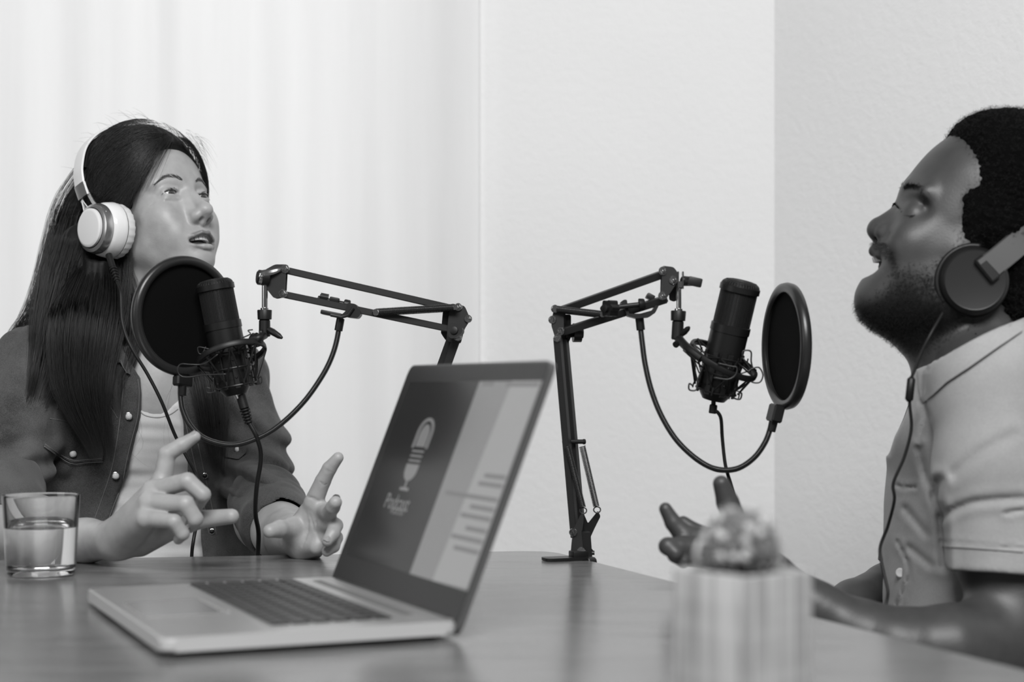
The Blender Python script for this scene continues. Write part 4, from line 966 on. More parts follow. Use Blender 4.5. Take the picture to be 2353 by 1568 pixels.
hand(B, wr_r, fr, th, palm)
# left hand: palm towards us, index up, other fingers bent to us
palm = [(P(690, 1240, 2.07), P(722, 1160, 2.035), .0215, .0115), (P(700, 1245, 2.065), P(742, 1178, 2.03), .0215, .0115), (P(708, 1250, 2.06), P(748, 1205, 2.025), .0205, .011), (P(705, 1255, 2.06), P(742, 1240, 2.03), .0180, .0115),
        (P(688, 1240, 2.06), P(672, 1212, 2.035), .0175, .0130), (P(688, 1225, 2.06), P(708, 1180, 2.045), .015, .010), (P(700, 1252, 2.05), P(727, 1257, 2.025), .016, .0105)]
fl = [(pts([(720, 1156, 2.035), (742, 1106, 2.025), (757, 1077, 2.018), (777, 1052, 2.012)]), [.0118, .0097, .0088, .0068]),
      (pts([(743, 1176, 2.030), (756, 1180, 1.995), (765, 1166, 1.975), (771, 1155, 1.967)]), [.0108, .0092, .0086, .0078]),
      (pts([(748, 1208, 2.025), (771, 1208, 1.998), (764, 1228, 1.982), (752, 1244, 1.975)]), [.0100, .0090, .0084, .0068]),
      (pts([(745, 1240, 2.030), (772, 1236, 2.008), (766, 1256, 1.998), (751, 1268, 1.992)]), [.0096, .0084, .0078, .0064])]
tl = (pts([(690, 1245, 2.055), (664, 1216, 2.030), (642, 1216, 2.010), (620, 1221, 1.995)]), [.0170, .0120, .0108, .0086])
hand(B, wr_l, fl, tl, palm); creases(B, fl[:1])
for ln in ([(703, 1180), (708, 1200), (707, 1220), (701, 1240), (694, 1254)], [(731, 1184), (726, 1202), (726, 1222), (735, 1244)], [(706, 1141), (720, 1146), (735, 1154)], [(712, 1185), (718, 1205), (722, 1222)]):
    q_ = [Vector(v) for v in B.hits([p[0] for p in ln], [p[1] for p in ln])]; B.chain(q_, [.0003] + [.0006] * (len(q_) - 2) + [.0003], .0028, 's')
B_ = sdf_obj('body', B, .0017, M_SKIN, wom)
def tint(co):
    o = np.zeros(len(co)); ch = LIPS
    for seq in (ch[:7], ch[7:]):
        for a, b in zip(seq, seq[1:]):
            d = b - a; t = np.clip(((co - a) @ d) / (d @ d), 0, 1); q = np.linalg.norm(co - (a + t[:, None] * d), axis=1); o = np.maximum(o, np.clip((.0050 * WS - q) / .0014, 0, 1))
    cm = V3(WH @ Vector((.082, 0, -.0805))); q = np.linalg.norm(co - cm, axis=1); 
    return o
set_tint(B_, tint)
M_NAIL = simple('fingernail', .52, .25)
def nails(par, fs, ups, which=None):
    for i, (pp, rs) in enumerate(fs):
        if ups[i] is not None: nail(par, pp[-1], pp[-2], ups[i], rs[-1], M_NAIL)
nails(wom, fr + [th], [(-.4, -.5, 1), None, None, None, None]); nails(wom, fl, [None, (0.2, .1, 1), (-.2, -1, .2), (-.2, -1, .2)])
# eyes, teeth, mouth lining
M_EYE = NT('eye').setup(.36, .15); 
def eye(par, Mx, c, r, gaze, matw, lid=None):
    c = Mx @ Vector(c); gz = (Mx.to_3x3() @ Vector(gaze)).normalized(); Rm = frame_from(gz); r *= Mx.to_scale()[0]
    bm = bmesh.new(); prof = [(r * math.sin(a), r * math.cos(a)) for a in np.linspace(.0, PI, 25)]; prof = [(max(a, 1e-5), b) for a, b in prof]
    add_lathe(bm, prof, c, Rm, 32, False); o = bm_obj('eyeball', bm, matw, par, None)
    bm = bmesh.new(); prof = [(r * 1.012 * math.sin(a) + 1e-6, r * 1.012 * math.cos(a)) for a in np.linspace(0, .50, 8)]; add_lathe(bm, prof, c, Rm, 32, False); bm_obj('iris', bm, simple('iris', .055, .1), o, None)
    bm = bmesh.new(); prof = [(r * 1.03 * math.sin(a) + 1e-6, r * 1.03 * math.cos(a)) for a in np.linspace(0, .22, 6)]; add_lathe(bm, prof, c, Rm, 24, False); bm_obj('pupil', bm, simple('pupil', .004, .08), o, None)
for s in (-1, 1): eye(wom, WH, (.0735, s * .032, -.001), .0124, (1, -.10, -.22), M_EYE.m)
M_TEETH = simple('teeth', .68, .25)
def teeth(par, Mx, z, x0, h, n=8, w=.0065, rad=.022, zl=None):
    for i in range(n):
        a = (i - (n - 1) / 2) * w / rad; c = Mx @ Vector((x0 - rad + rad * math.cos(a), rad * math.sin(a), z)); R_ = Mx.to_3x3().normalized() @ Matrix.Rotation(a, 3, 'Z'); s = Mx.to_scale()[0]
        bm = bmesh.new(); add_box(bm, c, (.0045 * s, w * .96 * s, h * s), R_, .0012, 2); bm_obj('tooth', bm, M_TEETH, par)
teeth(wom, WH, -.0748, .0905, .0072)
teeth(wom, WH, -.0905, .0870, .0055, 6, .0058, .020)
bm = bmesh.new(); cm = WH @ Vector((.070, 0, -.081)); add_lathe(bm, [(max(1e-5, math.sin(a) * .0160), math.cos(a) * .0100) for a in np.linspace(0, PI, 12)], cm, (WH.to_3x3().normalized()), 24, False)
bm_obj('mouth_lining', bm, simple('mouth_inside', .012, .7), wom, None)
for s in (-1, 1):
    pts_ = [WH @ Vector((.0735 + math.sqrt(.0140 ** 2 - t * t - z_ * z_) + .0002, s * (.032 + t), -.001 + z_ + .0004)) for t in np.linspace(-.0105, .0112, 12) for z_ in [.0036 * math.sqrt(max(0, 1 - (t / .0135) ** 2))]]
    part('lash_line', wom, simple('lash_line', .012, .7), lambda bm: add_tube(bm, pts_, [.0002] + [.00055] * 10 + [.0003], 6), None)
# brows and lashes
def brow(par, Mx, S, line, n, ln, r, mat, seed=1, name='eyebrow', curl=.4, outd=.0006):
    rg = np.random.default_rng(seed); L = resample(spline([Mx @ Vector(p) for p in line], 8), 60); cs = []
    upv = V3(Mx.to_3x3().normalized() @ Vector((0, 0, 1))); fw = V3(Mx.to_3x3().normalized() @ Vector((1, 0, 0)))
    t = rg.uniform(0, 1, n); i = (t * 58).astype(int); T = L[i + 1] - L[i]; p = L[i] + T * rg.random((n, 1)); T /= np.linalg.norm(T, axis=1, keepdims=True)
    w = np.sin(PI * np.minimum(1, .12 + t * .95)).clip(0) ** .6 * .0026; p = p + upv * (rg.uniform(-1, 1, n) * w)[:, None] + fw * outd
    p, gr = drop(S, p); dr = T + upv * (rg.normal(0, .15, n) + curl * (1 - t))[:, None] + gr * .25; dr /= np.linalg.norm(dr, axis=1, keepdims=True); l = (ln * rg.uniform(.6, 1.1, n))[:, None]
    cs = np.stack([p, p + dr * l * .5, p + dr * l + T * l * .1], 1)
    return strands(name, cs, [r, r * .9, r * .2], mat, par)
M_BROW = simple('brow_hair', .05, .7)
for s in (-1, 1): brow(wom, WH, B, [(.0905, s * .012, .0185), (.0880, s * .024, .0245), (.0820, s * .036, .0250), (.0720, s * .050, .0165)], 230, .0058, .00013, M_BROW, 3 + s)
for s in (-1, 1): brow(wom, WH, B, [(.0865, s * .0215, .0022), (.0885, s * .030, .0042), (.0850, s * .038, .0035), (.0790, s * .0455, -.0010)], 45, .0050, .00012, simple('lashes', .01, .6), 9 + s, 'eyelashes', .2)

# ---------------------------------------------------------------- t-shirt
def shell(par_S, grow): 
    return par_S
TE = SDF()
TE.cap(P(110, 848, 2.38), P(510, 862, 2.46), .050, .047, .05)
TE.ell(P(330, 960, 2.43), (.154, .109, .134), (0, 0, 8), .05); TE.ell(P(330, 1130, 2.45), (.146, .106, .175), None, .05); TE.ell(P(345, 1280, 2.45), (.146, .112, .14), None, .05)
TE.cap(nk0, nk1, .035, .055, .02)
neckline = [(250, 700), (296, 880), (312, 915), (328, 940), (348, 946), (368, 945), (388, 938), (408, 923), (430, 890), (520, 700), (520, 600), (250, 600)]
def cut_neck(X):
    px, py = screen(X); return poly_dist(px, py, neckline) * X[..., 1] / F
TE.add('S', cut_neck, (-9, -9, -9), (9, 9, 9), .002)
TE.add('D', lambda X: .0022 * noise3(X * np.array([1, 1, 2.6]), 55, 5) + .0012 * noise3(X * np.array([.5, .5, 3]), 120, 8), (-9, -9, -9), (9, 9, 9), 0)
te = sdf_obj('t_shirt', TE, .003, M_TEE, wom, clip=((-2, 0, .60), (2, 3, 1.3)))
line_on('neck_seam', TE, [(316, 938), (330, 953), (350, 959), (370, 959), (392, 952), (409, 940)], .0007, simple('jersey_seam', .38, .8), te)
# ---------------------------------------------------------------- denim jacket
J = SDF()
J.cap(P(92, 845, 2.37), P(520, 868, 2.46), .060, .057, .05)
J.cap(P(200, 800, 2.42), P(420, 810, 2.46), .050, .050, .04)
J.ell(P(325, 960, 2.43), (.176, .126, .150), (0, 0, 8), .05); J.ell(P(330, 1130, 2.45), (.172, .124, .19), None, .05); J.ell(P(340, 1300, 2.45), (.168, .124, .15), None, .05)
# sleeves
J.chain([P(80, 850, 2.36), P(45, 985, 2.31), P(12, 1110, 2.25)], [.064, .060, .054], .012)
J.chain([P(532, 875, 2.45), P(568, 1000, 2.42), P(592, 1105, 2.38)], [.055, .054, .052], .012)
J.chain([P(592, 1105, 2.38), P(618, 1170, 2.285)], [.053, .050], .010)
opening = [(300, 842), (322, 868), (326, 905), (322, 960), (308, 1010), (296, 1060), (286, 1110), (268, 1160), (250, 1210), (235, 1290), (225, 1420), (500, 1420), (478, 1290), (474, 1230), (462, 1160), (446, 1090), (430, 1020), (416, 960), (412, 915), (420, 880), (440, 840), (455, 780), (455, 640), (270, 640), (262, 780)]
def cut_open(X):
    px, py = screen(X); d = poly_dist(px, py, opening) * X[..., 1] / F; return np.maximum(d, X[..., 1] - 2.40)
J.add('S', cut_open, (-9, -9, -9), (9, 9, 9), .004)
def placket(X):
    px, py = screen(X); d = poly_dist(px, py, opening) * X[..., 1] / F
    band = np.clip((.0235 - d) / .0015, 0, 1) * (X[..., 1] < 2.42); return -.0018 * band
J.add('D', placket, (-9, -9, -9), (9, 9, 9), 0)
def folds(X):
    px, py = screen(X); nz = noise3(X, 25, 7); r1 = noise3(X * np.array([1.3, 1, .7]) + .01 * nz[..., None], 60, 41); o = .0045 * noise3(X * np.array([1.6, 1, .8]), 36, 2) + .0026 * (1 - 2 * np.abs(r1)) + .0010 * noise3(X, 150, 4)
    # hanging folds of the sleeves, rings towards the cuffs
    for (cx_, cy_, rr, fx, fy, am, ph) in ((30, 1080, 75, .02, .10, .0065, 0.4), (600, 1090, 90, -.045, .085, .0075, 1.2), (60, 930, 90, .035, .03, .005, 2.0), (600, 960, 80, -.03, .05, .005, .3), (200, 1150, 110, .07, .012, .0025, 0.9), (500, 1120, 60, .08, -.01, .002, .2)):
        w = np.exp(-((px - cx_) ** 2 + (py - cy_) ** 2) / (2 * rr * rr)); o = o + am * w * np.sin(px * fx + py * fy + ph + 1.5 * nz)
    return o
J.add('D', folds, (-9, -9, -9), (9, 9, 9), 0)
# armhole seams as shallow grooves
def seam(X):
    px, py = screen(X); o = 0
    for ln in ([(66, 735), (95, 790), (118, 860), (124, 930), (118, 985)], [(556, 830), (566, 900), (560, 980)]):
        d = np.full(px.shape, 1e9)
        for (ax, ay), (bx, by) in zip(ln, ln[1:]):
            ex, ey = bx - ax, by - ay; t = np.clip(((px - ax) * ex + (py - ay) * ey) / (ex * ex + ey * ey), 0, 1); d = np.minimum(d, np.hypot(px - ax - ex * t, py - ay - ey * t))
        o = o + .0035 * np.exp(-(d / 4.5) ** 2)
    return o
J.add('D', seam, (-9, -9, -9), (9, 9, 9), 0)
# hollow it below the hem so that arms and shirt sit inside
jk = sdf_obj('denim_jacket', J, .0031, M_DENIM, wom, clip=((-2, 0, .60), (2, 3, 1.3)))
# rolled cuffs
def cfold(X): return .0024 * noise3(X, 60, 12) + .0010 * noise3(X, 160, 13)
for a, b, r0, r1, ri, ln_ in ((P(12, 1118, 2.24), P(4, 1182, 2.195), .0545, .0540, .043, 1.5), (P(610, 1152, 2.318), P(636, 1202, 2.235), .0520, .0500, .0425, 2.0)):
    C = SDF(); C.cap(a, b, r0, r1, .004); C.cap(b - (b - a) * .3, b + (b - a) * ln_, ri, ri, .003, 's'); C.add('D', cfold, (-9, -9, -9), (9, 9, 9), 0)
    sdf_obj('rolled_cuff', C, .0022, M_DENIM, jk)
M_DENIM2 = M_DENIM
patch('pocket_flap', [(113, 958), (160, 966), (240, 976), (236, 1060), (200, 1062), (165, 1064), (130, 1045), (99, 1024)], J, -.001, .0046, M_DENIM, jk)
patch('pocket_flap', [(508, 1010), (566, 1000), (566, 1040), (548, 1056), (516, 1050)], J, -.001, .0046, M_DENIM, jk)
patch('collar', [(212, 812), (246, 800), (276, 786), (288, 806), (296, 838), (300, 862), (286, 852), (276, 832), (246, 842), (214, 842)], J, .001, .0065, M_DENIM, jk)
def stitch(ps, **kw): line_on('stitching', J, ps, .00048, M_STITCH, jk, off=kw.get('off', .0003))
stitch([(284, 862), (282, 905), (276, 960), (266, 1030), (256, 1080), (240, 1130), (222, 1180), (205, 1225)])
stitch([(317, 872), (320, 905), (316, 958), (303, 1010), (291, 1060), (281, 1110), (262, 1160), (246, 1205)])
stitch([(424, 960), (437, 1020), (453, 1090), (469, 1160), (480, 1228)]); stitch([(455, 1020), (470, 1090), (486, 1160), (497, 1230)])
stitch([(104, 1021), (132, 1041), (166, 1058), (200, 1057), (234, 1054)], off=.0050); stitch([(101, 1026), (131, 1047), (165, 1066), (200, 1064), (236, 1062)], off=.0050)
stitch([(115, 962), (160, 970), (238, 980)], off=.0050); stitch([(217, 838), (246, 838), (274, 828), (282, 842), (292, 858)], off=.007)
stitch([(190, 876), (225, 905), (255, 938), (270, 962)]); stitch([(112, 820), (128, 880), (132, 940)])
M_PEARL = simple('pearl_snap', .60, .38, 0, .4)
def snap(x, y, S=J, off=.0024, mat=None, r=.0045):
    q = S.hit(x, y); fw = (Vector((0, 0, CAM_Z)) - q).normalized(); q = q + fw * off
    o = part('snap_button', jk, mat or M_PEARL, lambda bm: add_lathe(bm, [(r, -.001), (r * 1.02, .0003), (r * .85, .0014), (r * .5, .0021), (.0001, .0024)], q, frame_from(fw), 24), 40)
    part('button_rim', o, M_CHROME, lambda bm: add_lathe(bm, [(r * 1.01, -.0006), (r * 1.16, -.0002), (r * 1.16, .0004), (r * 1.01, .0006)], q, frame_from(fw), 24), 40)
snap(296, 957); snap(266, 1094); snap(168, 1043, off=.0050); snap(547, 1032, off=.0032); snap(471, 1094, mat=M_BLACK, r=.0035); snap(487, 1222, mat=M_BLACK, r=.0035)
# ---------------------------------------------------------------- the woman's hair
M_HAIR = hair_mat('dark_brown_hair', .005, .024, .42)
c0 = np.array([-.006, 0, .046]); er = np.array([.104, .091, .112])
HC = SDF(WH); HC.ell(tuple(c0), tuple(er - .009), k=.004)
def face_cut(X):
    Mi = np.array(WH.inverted()); q = X @ Mi[:3, :3].T + Mi[:3, 3]; x, y, z = q[..., 0], np.abs(q[..., 1]), q[..., 2]
    line = .024 + .50 * (z + .02) - .10 * y + .020 * np.exp(-((z - .045) / .03) ** 2)      # hairline: x beyond this is face
    return np.maximum(line - x, -z - .075) * .8 * WS
HC.add('S', face_cut, (-9, -9, -9), (9, 9, 9), .010)
LOCKS = {'back': ([(238, 400, 2.43), (205, 480, 2.44), (174, 590, 2.43), (138, 690, 2.42), (88, 765, 2.40), (38, 815, 2.41), (0, 900, 2.46)], [.034, .048, .047, .042, .032, .022, .015]),
         'front': ([(232, 560, 2.335), (215, 650, 2.325), (195, 750, 2.300), (185, 850, 2.285), (195, 930, 2.275), (222, 1000, 2.275), (238, 1060, 2.275)], [.040, .046, .048, .044, .036, .024, .014]),
         'under': ([(225, 605, 2.375), (214, 670, 2.335), (196, 750, 2.300), (188, 850, 2.285), (198, 930, 2.275), (222, 1000, 2.275), (238, 1060, 2.275)], [.012, .034, .046, .044, .036, .024, .012]),
         'outer': ([(190, 560, 2.37), (165, 660, 2.36), (130, 760, 2.325), (105, 850, 2.290), (85, 920, 2.280), (62, 990, 2.275)], [.038, .040, .032, .022, .015, .009]),
         'neck': ([(262, 590, 2.365), (285, 680, 2.365), (290, 760, 2.350), (275, 840, 2.320), (262, 900, 2.300), (275, 960, 2.290)], [.022, .026, .026, .020, .014, .004]),
         'far': ([(395, 560, 2.47), (425, 680, 2.45), (455, 780, 2.38), (478, 880, 2.335), (492, 970, 2.325), (502, 1090, 2.325)], [.02, .024, .026, .024, .022, .009])}
for nm, (ps, rs) in LOCKS.items():
    if nm == 'under': continue
    w = [P(*p) for p in ps]
    k_ = {'front': -5, 'outer': -3, 'neck': -3}.get(nm, -1)
    HC.chain([HC.M.inverted() @ p for p in w][:k_], [r * ((.45 if nm == 'front' else .76) - .5 * (i / len(rs)) ** 1.5) / WS for i, r in enumerate(rs[:k_])], .02, kj=.008)
def hstr(X):
    Mi = np.array(WH.inverted()); q = X @ Mi[:3, :3].T + Mi[:3, 3]; a = np.arctan2(q[..., 1], q[..., 0] + .02); px, py = screen(X); low = np.clip((py - 560) / 120, 0, 1)
    x, y, z = q[..., 0], np.abs(q[..., 1]), q[..., 2]; edge = np.clip((.024 + .50 * (z + .02) - .10 * y + .020 * np.exp(-((z - .045) / .03) ** 2) - x) / .02, 0, 1); return edge * .0011 * np.sin(a * 46 + 4 * noise3(X, 14, 3)) * (1 - low) + low * (.0016 * np.sin(px * .33 + py * .02 + 2 * noise3(X, 16, 6)) + .0011 * np.sin(px * .75 + 1))
cq = LWc = WH @ Vector((-.004, -.080, -.030)); ca_ = (WH.to_3x3() @ Vector((0, -1, 0))).normalized(); HI = HC.M.inverted()
HC.cap(HI @ (cq - ca_ * -.012), HI @ (cq + ca_ * .10), .047, .047, .004, 's')
HC.add('D', hstr, (-9, -9, -9), (9, 9, 9), 0)
M_HAIR_BASE = simple('dark_hair_mass', .006, .6, 0, .2)
hb = sdf_obj('hair', HC, .0028, M_HAIR_BASE, wom)
rg = np.random.default_rng(11)
def lock_paths(key, n, m, tight=1.0, tmin=.72):
    ps, rs = LOCKS[key]; g0 = resample(spline([P(*p) for p in ps], 8), m); r0 = np.interp(np.linspace(0, 1, m), np.linspace(0, 1, len(rs)), rs)
    t = np.gradient(g0, axis=0); t /= np.linalg.norm(t, axis=1, keepdims=True); X_ = np.cross(t, [0, 1.0, 0]); X_ /= np.linalg.norm(X_, axis=1, keepdims=True); Y_ = np.cross(t, X_)
    a = rg.uniform(0, 2 * PI, n); q = np.sqrt(rg.uniform(.12, 1.1, n)) * tight; out = []
    for i in range(n):
        wob = rg.normal(0, .0012, (3,)); ph_, f = rg.uniform(0, 6.28), rg.uniform(1, 4)
        u = q[i] * np.cos(a[i]); v = q[i] * np.sin(a[i]); tt = np.linspace(0, rg.uniform(tmin, 1.0), m); k = tt * (m - 1); kk = np.arange(m)
        gg = np.stack([np.interp(k, kk, g0[:, c]) for c in range(3)], 1); rr = np.interp(k, kk, r0); xx = np.stack([np.interp(k, kk, X_[:, c]) for c in range(3)], 1); yy = np.stack([np.interp(k, kk, Y_[:, c]) for c in range(3)], 1)
        out.append(gg + xx * (u * rr)[:, None] + yy * (v * rr)[:, None] + wob * np.sin(tt * f * 3 + ph_)[:, None])
    return np.array(out)
FRONT = False
def line_of(y, z): return .024 + .50 * (z + .02) - .10 * y + .020 * np.exp(-((z - .045) / .03) ** 2)
HY_, HZ_ = [], []            # the hairline itself: where the cap surface meets the cut
for yy_ in np.linspace(0, .080, 33):
    zz_ = np.linspace(.125, -.05, 176); q_ = 1 - ((zz_ - c0[2]) / (er[2] - .009)) ** 2 - (yy_ / (er[1] - .009)) ** 2
    xs_ = np.where(q_ > 0, c0[0] + (er[0] - .009) * np.sqrt(np.maximum(q_, 0)), -1); k_ = np.where(xs_ > line_of(yy_, zz_))[0]
    HY_.append(yy_); HZ_.append(zz_[k_[0]] if len(k_) else max(HZ_[-1] - .012, -.05))
def cap_paths(n, side, end, m, spread=.5, lift=0.0):
    "hairs combed back over the scalp from the hairline; side -1 is the near side"
    out = []
    for _ in range(n):
        t = rg.uniform(0, 1)                  # 0 = forehead centre, 1 = temple
        y0 = .077 * t ** .85; z = float(np.interp(y0, HY_, HZ_)) + rg.normal(0, .0015); y = side * (y0 + .001); x = float(line_of(y0, z)) + .002 - abs(rg.normal(0, .004))
        back = (rg.uniform(0, 1) ** .8 * .09 * (1 - t * .6)) if rg.random() > .35 and not FRONT else (rg.uniform(0, .012) if FRONT else 0.0); x -= back; z += back * .25
        a = (np.array([x, y, z]) - c0) / er; a /= np.linalg.norm(a); e = (np.array(end) + rg.normal(0, 1, 3) * np.array([.022, .010, .020]) - c0) / er; e /= np.linalg.norm(e)
        om = math.acos(np.clip(a @ e, -1, 1)); s = np.linspace(0, 1, m)[:, None]; d = (np.sin((1 - s) * om) * a + np.sin(s * om) * e) / math.sin(om)
        d[:, 2] += .16 * np.sin(PI * s[:, 0]) * (1 - t) * .6; d[:, 0] -= (.08 if FRONT else .42) * np.sin(PI * s[:, 0]) ** 1.2; d /= np.linalg.norm(d, axis=1, keepdims=True)
        gr = 1 + rg.uniform(.0, .022) * np.minimum(1, s * 6) - .060 * np.clip(1 - s / .16, 0, 1) ** 1.5 * (1 if back < .001 else .5 if FRONT else 0); out.append(c0 + d * er * gr)
    q = np.array(out); Mx = np.array(WH); return q @ Mx[:3, :3].T + Mx[:3, 3]
m = 22
hs = []
for n, side, end, lock, nm in ((2600, -1, (-.055, -.066, -.040), 'back', 0), (1500, -1, (-.030, -.082, -.030), 'front', 0), (500, -1, (-.045, -.078, -.030), 'outer', 0), (500, 1, (-.03, .082, -.03), 'far', 0)):
    cpth = cap_paths(n, side, end, 14); lk = lock_paths(lock, n, 20)
    # join: blend the start of the lock towards the end of the cap path
    full = np.concatenate([cpth, lk[:, 2:]], 1); i0 = 14
    for _ in range(3): full[:, i0 - 4:i0 + 5] = (full[:, i0 - 5:i0 + 4] + full[:, i0 - 4:i0 + 5] * 2 + full[:, i0 - 3:i0 + 6]) / 4
    hs.append(full)
hl = []
for side, end, n_ in ((-1, (-.055, -.066, -.040), 1500), (-1, (-.030, -.082, -.030), 900), (1, (-.03, .082, -.03), 500)):
    FRONT = True; hl.append(cap_paths(n_, side, end, 22)[:, :11]); FRONT = False
strands('strands', clear_cup(np.concatenate(hl, 0)) if 0 else np.concatenate(hl, 0), np.interp(np.linspace(0, 1, 11), [0, .2, .7, 1], [.00008, .00018, .00018, .00006]), M_HAIR, hb)
hs = np.concatenate(hs, 0); hs = hs[:, np.unique(np.r_[0:8, 8:hs.shape[1]:2, hs.shape[1] - 1])]; L_ = hs.shape[1]
CUPA = V3((WH.to_3x3() @ Vector((0, -1, 0))).normalized()); CUPC = V3(WH @ Vector((-.004, -.080, -.030)))
def clear_cup(c):
    "drop hairs that would run through the ear cup"
    q = c - CUPC; z = q @ CUPA; r = np.linalg.norm(q - z[..., None] * CUPA, axis=-1); return c[~((r < .043) & (z > -.010) & (z < .060)).any(1)]
hs = clear_cup(hs)
prof = np.interp(np.linspace(0, 1, L_), [0, .1, .8, 1], [.00010, .00020, .00018, .00005])
h1 = strands('strands', hs, prof, M_HAIR, hb)
ext = np.concatenate([lock_paths('neck', 600, 16, 1.1), lock_paths('under', 2000, 16, 1.08, .66), lock_paths('front', 1200, 16, 1.12, .66), lock_paths('far', 450, 16, 1.1, .8), lock_paths('outer', 900, 16, 1.3, .66), lock_paths('back', 400, 16, 1.12, .6)], 0); ext = clear_cup(ext)
h2 = strands('strands', ext, np.interp(np.linspace(0, 1, 16), [0, .1, .8, 1], [.0001, .0002, .00016, .00004]), M_HAIR, hb)
# stray hairs: short ones standing off the crown and forehead, long ones across the shirt
fly = []
for _ in range(170):
    a = rg.normal(0, 1, 3); a[2] = abs(a[2]) + .3; a /= np.linalg.norm(a); p = c0 + a * er * 1.0
    if p[0] > .06 and p[2] < .06: continue
    d = np.array([-.8, 0, .15]) + rg.normal(0, .35, 3); l = rg.uniform(.02, .045); s = np.linspace(0, 1, 10)[:, None]; fly.append(p + d * l * s + a * l * .16 * np.sin(s * PI * .8) + rg.normal(0, .004, 3) * s ** 2)
for _ in range(200):         # far temple, seen against the window
    z = rg.uniform(.02, .11); y = rg.uniform(.02, .062); x = .050 + .36 * (z) - .2 * (y - .02); p = np.array([x, y, z]); d = np.array([.35, .45, -.55]) + rg.normal(0, .22, 3); l = rg.uniform(.012, .030); s = np.linspace(0, 1, 10)[:, None]
    fly.append(p + d * l * s + np.array([-.4, .1, -.5]) * l * s ** 2)
Mx = np.array(WH); fly = np.array(fly) @ Mx[:3, :3].T + Mx[:3, 3]
fs_ = []
for (a, b, c, dd) in (((300, 960, 2.27), (330, 1020, 2.265), (300, 1060, 2.265), (285, 1075, 2.27)), ((265, 990, 2.27), (300, 1040, 2.26), (335, 1070, 2.26), (350, 1073, 2.27)), ((318, 950, 2.28), (325, 1000, 2.27), (290, 1050, 2.27), (280, 1060, 2.27)), ((400, 880, 2.30), (378, 930, 2.28), (385, 980, 2.27), (392, 1030, 2.27)), ((398, 870, 2.30), (382, 950, 2.28), (376, 1000, 2.27), (380, 1035, 2.27)), ((240, 950, 2.27), (262, 1010, 2.265), (290, 1040, 2.265), (310, 1050, 2.27))):
    fs_.append(resample(spline([P(*a), P(*b), P(*c), P(*dd)], 6), 10))
strands('stray_hairs', np.concatenate([fly, np.array(fs_)], 0), np.linspace(.00013, .00004, 10), M_HAIR, hb)
# ================================================================ the woman's headphones
M_GLOSSW = simple('glossy_white_plastic', .72, .12, 0, .6); M_MATW = simple('matt_white_plastic', .66, .35); M_SATIN = simple('satin_silver', .55, .26, .9)
hp = thing('headphones', 'white and silver over-ear headphones on the long-haired woman', 'headphones', WH @ Vector((0, 0, .15)))
def LW(x, y, z): return WH @ Vector((x, y, z))
def ear_cup(par, s, c, A, k=1.0):
    "s: part sets; c pad centre, A outward axis"
    Rm = frame_from(A, Vector((0, 0, 1)))
    def lp(name, prof, mat, seg=64, caps=True): return part(name, par, mat, lambda bm: add_lathe(bm, [(r * k, z * k) for r, z in prof], c, Rm, seg, caps), 40)
    bm = bmesh.new(); n = 72; rings = []
    for (r, z) in ((.028, -.008), (.037, -.008), (.0395, -.003), (.0392, .004), (.030, .0045)):
        rings.append([bm.verts.new(c + Rm @ Vector(((r + (.0007 * math.sin(i * 2 * PI / n * 24) if r > .036 else 0)) * k * math.cos(2 * PI * i / n), (r + (.0007 * math.sin(i * 2 * PI / n * 24) if r > .036 else 0)) * k * math.sin(2 * PI * i / n), z * k))) for i in range(n)])
    for a, b in zip(rings, rings[1:]):
        for i in range(n): bm.faces.new((a[i], a[(i + 1) % n], b[(i + 1) % n], b[i]))
    bm.faces.new(rings[0][::-1]); bm_obj('ear_pad', bm, M_MATW, par, 60)
    lp('gap_ring', [(.038, .004), (.0385, .0052)], M_BLACK)
    lp('shell', [(.0370, .0050), (.0392, .0058), (.0398, .009), (.0392, .0125), (.0380, .0205), (.0350, .0260), (.030, .029)], M_GLOSSW)
    lp('trim_ring', [(.0330, .0260), (.0352, .0268), (.0358, .0300), (.0335, .0380), (.0290, .0400)], M_SATIN)
    lp('groove', [(.0290, .0385), (.0287, .0402)], M_BLACK)
    lp('cap', [(.0262, .0385), (.0274, .0400), (.0272, .0432), (.0255, .0446), (.0230, .0450), (.0001, .0452)], M_MATW, 64)
    return Rm
for sgn in (-1, 1):
    A = (WH.to_3x3() @ Vector((0, sgn, 0))).normalized(); A = (A + Vector((0, 0, .05)) + (WH.to_3x3().normalized() @ Vector((-.06, 0, 0)))).normalized()
    cpt = LW(-.004, -.080, -.030) if sgn < 0 else LW(-.022, .070, -.024); Rc = ear_cup(hp, sgn, cpt, A, 1.0)
    upv = (LW(-.040, sgn * .091, .048) - (cpt + A * .032)); upn = upv.normalized(); side = A.cross(upn)
    for q in (-1, 1):
        st = cpt + A * .033 + upn * .016 + side * q * .027; mid = cpt + A * .030 + upn * .040 + side * q * .0125; en = LW(-.040, sgn * .091, .043) + side * q * .0085
        sp = spline([cpt + A * .033 - upn * .004 + side * q * .033, st, mid, en], 8)
        def bar(bm, sp=sp):
            for a_, b_ in zip(sp, sp[1:]): add_bar(bm, a_, b_ + (b_ - a_) * .12, .0060, .0022, A, .0004)
        part('yoke', hp, M_SATIN, bar)
    part('wire', hp, M_GLOSSW, lambda bm: (add_tube(bm, spline([cpt + A * .036 + upn * .022, cpt + A * .038 + upn * .034 + side * .006, en], 8), .0009, 6), add_tube(bm, spline([cpt + A * .036 + upn * .022, cpt + A * .038 + upn * .034 - side * .006, en], 8), .0009, 6)))
BP = [(-.040, .0905, .040), (-.040, .0930, .060), (-.038, .0900, .086), (-.034, .0745, .120), (-.027, .043, .1455), (-.022, .0, .1560)]
bp = [LW(x, -y, z) for x, y, z in BP] + [LW(x, y, z) for x, y, z in BP[::-1][1:]]
